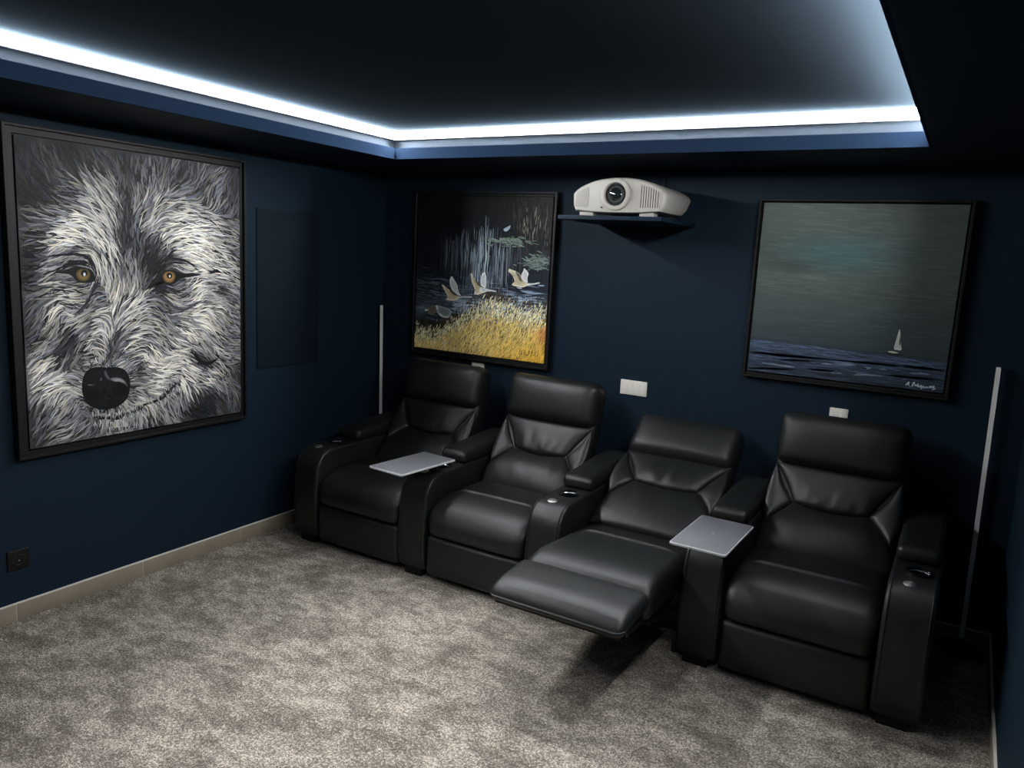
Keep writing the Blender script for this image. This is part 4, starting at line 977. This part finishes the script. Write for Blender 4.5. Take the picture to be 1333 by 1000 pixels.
# ---- the wolf portrait on the left wall
root = thing('animal_portrait', 'large framed painting of a grey wolf face with amber eyes', 'painting', (0, -1.749, 1.401))
oy, oz = -1.749, 1.401
picture_frame(root, (-2.347 - oy, -1.167 - oy, 0.717 - oz, 2.090 - oz), (-2.297 - oy, -1.2015 - oy, 0.757 - oz, 2.045 - oz), lambda a, z, d: (d, a, z))
cv = Canvas(root, (0.032, -2.297 - oy, 2.045 - oz), (0, 1.0955, 0), (0, 0, -1.288), (1, 0, 0))
ctl = np.array([[float(x) for x in s.split(',')] for s in WOLF_FUR.split(';')])
cuv = ctl[:, :2] / 1000
cang = np.radians(ctl[:, 2])
cL, cD = ctl[:, 3] / 100, ctl[:, 4] / 100  # fur tones; the dark top also has the soffit's shade painted in
cL = np.clip(0.555 + (cL - 0.56) * 1.45, 0.09, 0.89)
cD = cD * 0.62
asp = np.array([cv.w, cv.h])
def field(uv, sig=0.028):
    """orientation and tones at points (N, 2)"""
    d2 = (((uv[:, None, :] - cuv[None]) * asp) ** 2).sum(2)
    w = np.exp(-d2 / (2 * sig * sig)) + 1e-4 / (d2 + 1e-3) ** 2 * 1e-3
    w /= w.sum(1, keepdims=True)
    cx, sx = (w * np.cos(2 * cang)).sum(1), (w * np.sin(2 * cang)).sum(1)
    return 0.5 * np.arctan2(sx, cx), (w * cL).sum(1), (w * cD).sum(1)
def trace(uv, step, k, jit):
    th, L, D = field(uv)
    th = th + jit
    path = [uv]
    d = np.stack([np.cos(th), np.sin(th)], 1)
    for _ in range(k - 1):
        uv = uv + d * step[:, None] / asp
        t2, _, _ = field(np.clip(uv, 0, 1))
        t2 = t2 + jit
        e = np.stack([np.cos(t2), np.sin(t2)], 1)
        s = np.sign((e * d).sum(1, keepdims=True)); s[s == 0] = 1
        d = 0.35 * d + 0.65 * e * s
        d /= np.linalg.norm(d, axis=1, keepdims=True)
        path.append(uv)
    return np.stack(path, 1), L, D
def fur_color(t, warm):
    t = np.clip(t, 0.01, 0.97)
    hi = np.clip((t - 0.35) / 0.4, 0, 1)
    r = t * (0.985 + 0.015 * hi) + 0.012 * warm
    g = t * (0.985 - 0.002 * hi) + 0.004 * warm
    b = t * (1.02 - 0.085 * hi) - 0.022 * warm
    return np.stack([r, g, b], 1)
nu, nv = 90, 106
g = np.stack(np.meshgrid(np.linspace(0, 1, nu), np.linspace(0, 1, nv)), 2).reshape(-1, 2)
th, L, D = field(g, 0.03)
cv.canvas(fur_color(0.62 * L * 0.75 + 0.38 * D, np.zeros(len(g))).reshape(nv, nu, 3))
r = np.random.default_rng(5)
K = 6
prof = np.sin(np.pi * np.array([0.06, 0.22, 0.42, 0.62, 0.82, 0.97])) ** 0.7
passes = [  # count, tone mode, width range, length range, offset
    (5200, 'mid', (0.010, 0.018), (0.05, 0.11), 0.0006),
    (3600, 'dark', (0.006, 0.012), (0.04, 0.10), 0.0010),
    (3900, 'light', (0.006, 0.013), (0.05, 0.12), 0.0014),
    (1900, 'dark', (0.003, 0.0075), (0.03, 0.085), 0.0018),
    (3000, 'bright', (0.003, 0.0075), (0.035, 0.10), 0.0021)]
for cnt, mode, wr, lr, off in passes:
    uv = r.random((cnt, 2))
    jit = r.normal(0, 0.20, cnt)
    ln = r.uniform(*lr, cnt)
    uv0 = uv
    path, L, D = trace(uv0, ln / (K - 1), K, jit)
    # shorter strokes in the short fur round the nose and between the eyes
    if mode == 'mid': t = 0.5 * L + 0.5 * D + r.normal(0, 0.06, cnt)
    elif mode == 'dark': t = D * r.uniform(0.35, 1.5, cnt)
    elif mode == 'light': t = L * r.uniform(0.55, 1.05, cnt)
    else: t = L * r.uniform(0.98, 1.30, cnt)
    keep = np.ones(cnt, bool)
    if mode == 'bright': keep = r.random(cnt) < np.clip(L * 1.5 - 0.25, 0.1, 1)
    if mode == 'dark': keep = r.random(cnt) < np.clip(1.25 - L * 0.95, 0.3, 1)
    w = r.uniform(*wr, cnt)[:, None] * prof[None]
    col = fur_color(t, r.normal(0, 0.9, cnt))
    o = off + r.uniform(0, 0.0005, cnt)
    cv.ribbons(path[keep], w[keep], col[keep], o[keep])
G = lambda t, b=0.0: np.array([t, t, t + b])
for nm, wd, t in (('brow_l', .011, .07), ('lid_l', .014, .06), ('under_l', .014, .22), ('cheek_l', .007, .16), ('cheek_l2', .007, .12), ('brow_r', .011, .09), ('brow_r2', .022, .13),
                  ('side_r', .014, .06), ('under_r', .014, .30), ('mouth', .016, .05), ('mouth2', .011, .07), ('mouth3', .018, .14), ('lipline', .012, .22), ('dark_chk', .018, .07),
                  ('groove', .014, .20), ('muz_l', .022, .16), ('muz_l2', .018, .22)):
    p = np.array(WOLF_LINE[nm])
    for q in range(4):
        cv.line(p + r.normal(0, 0.004, p.shape), wd * r.uniform(0.45, 0.8), G(t * r.uniform(0.7, 1.35), 0.015), 0.0027 + 0.0001 * q)
W = WOLF_POLY
cv.poly(W['eye_l'], G(.045), 0.0032, G(.08)); cv.poly(W['eye_r'], G(.045), 0.0032, G(.10))
for e, c0, c1 in (('l', (.46, .38, .20), (.17, .14, .10)), ('r', (.58, .44, .25), (.27, .20, .14))):
    cv.poly(W['iris_' + e], c0, 0.0036, c1)
    cv.poly(W['pupil_' + e], G(.04), 0.0039)
    cv.poly(W['glint_' + e], (.80, .82, .84), 0.0042)
cv.poly(W['nose'], G(.085, .008), 0.0032, G(.05, .005))
for q in range(260):      # grain of the nose leather
    c = np.array(W['nose']).mean(0) + r.normal(0, 1, 2) * np.array([.042, .05])
    cv.line([c, c + r.normal(0, .007, 2)], .006, G(r.uniform(.05, .16), .012), 0.0034, 4)
cv.poly(W['nostril_l'], G(.03), 0.0038); cv.poly(W['nostril_r'], G(.03), 0.0038)
for nm, t in (('nose_hi1', .55), ('nose_hi2', .34), ('nose_hi3', .36), ('nose_hi4', .30)):
    cv.poly(W[nm], G(t, .015), 0.0040, G(t * .55))
# short pale bristles round the nose and along the lips
cn = np.array(W['nose']).mean(0)
for q in range(150):
    p0 = np.array(W['nose'])[r.integers(0, len(W['nose']))] * 1.0
    d = p0 - cn; d /= np.linalg.norm(d)
    s = p0 + d * r.uniform(0.004, 0.03) + r.normal(0, .008, 2)
    cv.line([s, s + d * r.uniform(.008, .022)], .0026, G(r.uniform(.35, .8)), 0.0030, 4)
for nm, cnt in (('mouth', 130), ('mouth2', 170), ('lipline', 90)):
    p = np.array(WOLF_LINE[nm])
    for q in range(cnt):
        f = r.uniform(0, len(p) - 1.001); i = int(f); s = p[i] + (f - i) * (p[i + 1] - p[i]) + np.array([r.normal(0, .004), r.choice([-1, 1]) * r.uniform(.008, .026)])
        cv.line([s, s + np.array([r.normal(.002, .005), r.uniform(.010, .022)])], .003, G(r.uniform(.4, .92)), 0.0033, 4)
bs = link(cv.build('brush_strokes'), cv.cv)
bs['kind'] = 'stuff'

# ---- the flying swans above the corner recliner
root = thing('bird_painting', 'framed painting of swans flying over golden reeds before a dark birch wood', 'painting', (0.7865, 0, 1.528))
ox, oz = 0.7865, 1.528
mp = lambda a, z, d: (a, -d, z)
picture_frame(root, (0.279 - ox, 1.292 - ox, 1.017 - oz, 2.042 - oz), (0.300 - ox, 1.262 - ox, 1.055 - oz, 2.011 - oz), mp)
cv = Canvas(root, (0.300 - ox, -0.032, 2.011 - oz), (0.962, 0, 0), (0, 0, -0.956), (0, -1, 0))
n = 150
v, u = np.mgrid[0:1:n * 1j, 0:1:n * 1j]
f1, f2, f3 = fbm((n, n), (5, 4), 1), fbm((n, n), (26, 9), 2), fbm((n, n), (4, 30), 3)
mix = lambda a, b, t: a + (np.array(b) - a) * t[..., None]
col = np.zeros((n, n, 3)) + np.array([.055, .065, .075])
col = mix(col, (.10, .135, .185), np.clip((v - .15) / .35, 0, 1) * (.6 + .6 * f1))
col = mix(col, (.16, .15, .14), np.clip(1 - v / .35, 0, 1) * np.clip((u - .72) / .2, 0, 1) * f3 * 1.6)
col = mix(col, (.22, .29, .37), np.clip(1 - abs(v - .40) / .14, 0, 1) * np.clip(1 - abs(u - .5) / .42, 0, 1) * f3 * 1.1)
col = mix(col, (.46, .52, .58), np.clip(1 - abs(v - .70 + .06 * (u - .5)) / .10, 0, 1) * np.clip(f1 * 2.2 - .75, 0, 1))
col = mix(col, (.44, .48, .50), np.clip(1 - abs(v - .36) / .06, 0, 1) * np.clip((u - .78) / .12, 0, 1) * f1 * 1.2)
ground = .84 - .20 * np.clip((u - .15) / .45, 0, 1) + .02 * np.sin(u * 9)      # upper edge of the reeds
col = mix(col, (.17, .16, .12), np.clip((v - ground + .03) / .05, 0, 1))
col = mix(col, (.60, .50, .24), np.clip((v - ground - .06) / .10, 0, 1) * (.35 + .8 * f1))
col = mix(col, (.74, .52, .12), np.clip((v - .80) / .2, 0, 1) * np.clip((u - .45) / .4, 0, 1) * .75)
col = mix(col, (.66, .36, .18), np.clip((u - .88) / .1, 0, 1) * np.clip(1 - abs(v - .82) / .09, 0, 1) * .7)
cv.canvas(np.clip(col + (f2[..., None] - .5) * .05, 0, 1))
r = np.random.default_rng(9)
def many(uv, ang, ln, wd, col, off, k=4, bend=0.0):
    t = np.linspace(-.5, .5, k)
    d = np.stack([np.cos(ang), np.sin(ang)], 1)
    nn = np.stack([-d[:, 1], d[:, 0]], 1)
    path = uv[:, None] + (d[:, None] * t[None, :, None] + nn[:, None] * (bend * (t ** 2 - .08))[None, :, None]) * ln[:, None, None] / np.array([cv.w, cv.h])
    prof = np.sin(np.pi * np.linspace(.08, .94, k)) ** .7
    cv.ribbons(path, wd[:, None] * prof[None], col, off + r.uniform(0, .0005, len(uv)))
# dark foliage and the birch trunks
N = 900
uv = np.stack([r.random(N), r.random(N) ** 1.1 * .42], 1)
right = uv[:, 0] > .72
base = np.where(right[:, None], np.array([.17, .165, .155]), np.array([.075, .09, .105]))
many(uv, np.pi / 2 + r.normal(0, .15, N), r.uniform(.02, .07, N), r.uniform(.004, .010, N), np.clip(base * r.uniform(.4, 1.25, (N, 1)), 0, 1), .0006)
N = 420
uu = np.clip(r.normal(.50, .19, N), .06, .97)
vv = .33 + .07 * r.random(N) + .10 * np.clip(1 - abs(uu - .53) / .25, 0, 1) * r.normal(.3, .8, N)
near = np.clip(1 - abs(uu - .52) / .42, .15, 1)
br = r.uniform(.32, .88, N) * near
trunk = np.stack([br * .88, br * .98, br * 1.03 + .02], 1)
many(np.stack([uu, vv], 1), np.pi / 2 + r.normal(0, .025, N), r.uniform(.05, .26, N), r.uniform(.003, .0075, N), trunk, .0010, 6)
N = 260
uu = np.clip(r.normal(.50, .20, N), .05, .95)
many(np.stack([uu, .34 + r.uniform(-.16, .16, N)], 1), np.pi / 2 + r.normal(0, .03, N), r.uniform(.05, .2, N), r.uniform(.003, .007, N), np.array([.06, .085, .12]) * r.uniform(.6, 1.5, (N, 1)), .0013, 5)
for x, b in ((.535, .74), (.56, .72), (.50, .62), (.455, .58), (.62, .52), (.67, .55), (.70, .50), (.24, .42), (.28, .40), (.38, .55), (.41, .50)):
    cv.line([(x, r.uniform(.20, .27) if abs(x - .54) < .05 else r.uniform(.27, .33)), (x + r.normal(0, .004), .38), (x + r.normal(0, .006), r.uniform(.45, .56))], r.uniform(.006, .010), (b * .90, b * .98, b), .0018, 14)
# soft strokes of mist, reflections and the two pale patches among the trees
N = 420
uv = np.stack([r.random(N), r.normal(.66, .07, N)], 1)
b = r.uniform(.22, .72, N) * np.clip(.55 + .6 * uv[:, 0], .4, 1)
many(uv, r.normal(0, .10, N), r.uniform(.04, .14, N), r.uniform(.004, .010, N), np.stack([b * .82, b * .94, b * 1.06], 1), .0008)
N = 260
uv = np.stack([r.uniform(.32, 1.0, N), r.normal(.685, .028, N)], 1)
b = r.uniform(.50, .90, N)
many(uv, r.normal(0, .08, N), r.uniform(.04, .12, N), r.uniform(.005, .011, N), np.stack([b * .86, b * .96, b * 1.06], 1), .0009)
N = 240
uv = np.stack([r.uniform(.30, .72, N), r.uniform(.47, .63, N)], 1)
b = r.uniform(.12, .50, N)
many(uv, np.pi / 2 + r.normal(0, .04, N), r.uniform(.03, .10, N), r.uniform(.002, .005, N), np.stack([b * .85, b * .95, b * 1.1], 1), .0010)
N = 160
uv = np.stack([r.normal(.70, .06, N), r.normal(.268, .012, N)], 1)
b = r.uniform(.30, .62, N)
many(uv, r.normal(.05, .2, N), r.uniform(.02, .06, N), r.uniform(.004, .008, N), np.stack([b * .88, b, b * .92], 1), .0016)
uv = np.stack([r.normal(.91, .05, N), r.normal(.385, .025, N)], 1)
many(uv, r.normal(.05, .3, N), r.uniform(.02, .05, N), r.uniform(.004, .008, N), np.stack([b * .82, b * .95, b * .9], 1), .0016)
cv.poly([(.66, .195), (.70, .175), (.715, .168), (.71, .19), (.685, .21), (.67, .205)], (.66, .72, .76), .0020)
N = 60
many(np.stack([r.uniform(.78, .98, N), r.uniform(.06, .28, N)], 1), np.pi / 2 + r.normal(0, .08, N), r.uniform(.02, .06, N), r.uniform(.003, .006, N), np.array([.42, .41, .38]) * r.uniform(.5, 1.3, (N, 1)), .0016)
# reeds: dark stems, golden stalks, pale seed heads
gl = lambda x: .84 - .20 * np.clip((x - .15) / .45, 0, 1) + .02 * np.sin(x * 9)
N = 1500
uu = r.random(N)
uv = np.stack([uu, gl(uu) + r.uniform(-.045, .10, N)], 1)
many(uv, np.pi / 2 + r.normal(0, .22, N), r.uniform(.025, .07, N), r.uniform(.0015, .0035, N), np.array([.22, .19, .13]) * r.uniform(.35, 1.7, (N, 1)), .0012)
N = 3600
uu = r.random(N)
dep = r.random(N) ** .8
vv = gl(uu) + .075 + dep * (1.0 - gl(uu) - .075)
gold = np.array([.95, .83, .50]) * r.uniform(.78, 1.15, (N, 1))
gold = np.where((r.random(N) < .18)[:, None], np.array([.66, .60, .52]) * r.uniform(.5, 1.3, (N, 1)), gold)
warm = np.clip((uu - .45) / .5, 0, 1) * np.clip((vv - .80) / .18, 0, 1)
gold = gold + (np.array([.97, .74, .22]) * r.uniform(.75, 1.1, (N, 1)) - gold) * (warm * .8)[:, None]
redd = np.clip((uu - .90) / .1, 0, 1) * np.clip(1 - abs(vv - .83) / .08, 0, 1)
gold = gold + (np.array([.80, .42, .22]) - gold) * (redd * .7)[:, None]
many(np.stack([uu, vv], 1), np.pi / 2 - .45 + .5 * (uu < .35) * 0 + r.normal(0, .28, N) + np.where(uu > .5, .9, .9), r.uniform(.02, .065, N), r.uniform(.002, .0048, N), np.clip(gold, 0, 1), .0014)
N = 950
uu = r.random(N)
uv = np.stack([uu, gl(uu) + r.normal(.055, .032, N)], 1)
many(uv, np.pi / 2 - .55 + r.normal(0, .25, N) + .95, r.uniform(.012, .032, N), r.uniform(.0035, .0065, N), np.clip(np.array([1.0, .95, .76]) * r.uniform(.6, 1.15, (N, 1)), 0, 1), .0020)
shade = {'wing': ((.74, .69, .56), (.90, .87, .77)), 'pale': ((.80, .81, .81), (.93, .94, .94)), 'shade': ((.36, .33, .27), (.46, .43, .35)), 'mist': ((.46, .48, .48), (.62, .65, .66))}
for k, (nm, p) in enumerate(SWANS):
    p = np.array(p)
    cv.poly(p, shade[nm][0], .0024 + .00006 * k, shade[nm][1], 1)
    c = p.mean(0)
    ext = (p - c).std(0)
    for q in range(16 if nm in ('wing', 'mist') else 8):       # feather strokes
        i = r.integers(0, len(p))
        s = c + (p[i] - c) * r.uniform(.1, .5); e = c + (p[i] - c) * r.uniform(.6, .92)
        t = r.uniform(.7, 1.15)
        cv.line([s, e], .0028, np.clip(np.array(shade[nm][0]) * t, 0, 1), .0026 + .00006 * k, 5)
bs = link(cv.build('brush_strokes'), cv.cv)
bs['kind'] = 'stuff'
for p in SWAN_SIGN:
    cv.line(p, .0038, (.42, .26, .08), .0034, 12, taper=False)
tag(link(cv.build('signature'), cv.cv), 'brown painted signature')

# ---- the sailing boat at the right
root = thing('sea_painting', 'framed painting of a white sailing boat on a dark blue sea', 'painting', (2.877, 0, 1.571))
ox, oz = 2.877, 1.571
picture_frame(root, (2.417 - ox, 3.338 - ox, 1.130 - oz, 2.014 - oz), (2.4385 - ox, 3.316 - ox, 1.161 - oz, 1.994 - oz), mp)
cv = Canvas(root, (2.4385 - ox, -0.032, 1.994 - oz), (0.8775, 0, 0), (0, 0, -0.833), (0, -1, 0))
v, u = np.mgrid[0:1:n * 1j, 0:1:n * 1j]
f1, f2, f3 = fbm((n, n), (7, 3), 21), fbm((n, n), (60, 5), 22), fbm((n, n), (90, 60), 23, 2)
col = np.zeros((n, n, 3)) + np.array([.345, .385, .36])
col = mix(col, (.30, .42, .43), np.exp(-((v - .27) / .11) ** 2 - ((u - .42) / .30) ** 2) * .9)
col = mix(col, (.42, .46, .42), np.exp(-((v - .08) / .10) ** 2 - ((u - .25) / .35) ** 2) * .6)
col = mix(col, (.45, .49, .47), np.exp(-((v - .415) / .014) ** 2 - ((u - .27) / .10) ** 2) * .55)
col = mix(col, (.21, .25, .27), np.clip((v - .42) / .34, 0, 1) * .9)
col = mix(col, (.22, .25, .25), np.clip((u - .55) / .5, 0, 1) * .55)
col = mix(col, (.27, .29, .28), np.exp(-((v - .36) / .05) ** 2 - ((u - .15) / .2) ** 2) * .6)
hz = .803 + .0255 * u
sea = np.clip((v - hz) / .006, 0, 1)
scol = np.zeros((n, n, 3)) + np.array([.21, .255, .32])
scol = mix(scol, (.29, .345, .42), np.clip(1 - (v - hz) / .07, 0, 1) * np.clip(1.2 - u, .3, 1))
scol = mix(scol, (.12, .155, .21), np.clip(f2 * 2.4 - .95, 0, 1) * .8)
col = mix(col, (.14, .17, .19), np.exp(-((v - hz) / .006) ** 2) * .6)
col = col * (1 - sea[..., None]) + scol * sea[..., None]
cv.canvas(np.clip(col * (.88 + .12 * f1 + .05 * (f3 - .5))[..., None], 0, 1))
r = np.random.default_rng(31)
N = 900
uv = np.stack([r.random(N), r.random(N) * .79], 1)
iu, iv = (uv[:, 0] * (n - 1)).astype(int), (uv[:, 1] * (n - 1)).astype(int)
many(uv, r.normal(0.02, .05, N), r.uniform(.05, .16, N), r.uniform(.004, .009, N), np.clip(col[iv, iu] * r.uniform(.93, 1.06, (N, 1)), 0, 1), .0005)
N = 950
uu = r.random(N)
vv = .812 + .0255 * uu + r.random(N) ** 1.0 * .18
base = np.array([.215, .26, .325]) * r.uniform(.5, 1.35, (N, 1)) * np.clip(1.25 - (vv - .82) * 2.2, .7, 1.3)[:, None]
many(np.stack([uu, vv], 1), r.normal(.03, .05, N), r.uniform(.04, .15, N), r.uniform(.002, .0055, N), np.clip(base, 0, 1), .0010)
for p in SEA_DARK:
    for q in range(5):
        cv.line(np.array(p) + r.normal(0, .004, (len(p), 2)), .007, (.085, .115, .165), .0016)
for p in SEA_CREST:
    for q in range(3):
        cv.line(np.array(p) + r.normal(0, .003, (len(p), 2)), .0042, np.array([.52, .58, .64]) * r.uniform(.7, 1.05), .0019)
cv.poly(SEA_SAIL, (.72, .73, .70), .0024, (.80, .80, .77))
cv.poly(SEA_SAIL_SHADE, (.28, .29, .30), .0027, (.46, .47, .47))
cv.poly(SEA_HULL, (.76, .74, .64), .0026, (.66, .66, .58))
h = np.array(SEA_HULL)
cv.line([(h[:, 0].min() - .006, h[:, 1].max() + .003), (h[:, 0].mean(), h[:, 1].max() + .008), (h[:, 0].max() + .02, h[:, 1].max() + .004)], .006, (.06, .085, .11), .0022)
bs = link(cv.build('brush_strokes'), cv.cv)
bs['kind'] = 'stuff'
for p in SEA_SIGN:
    cv.line(p, .0046, (.74, .78, .80), .0030, 12, taper=False)
tag(link(cv.build('signature'), cv.cv), 'pale painted signature')
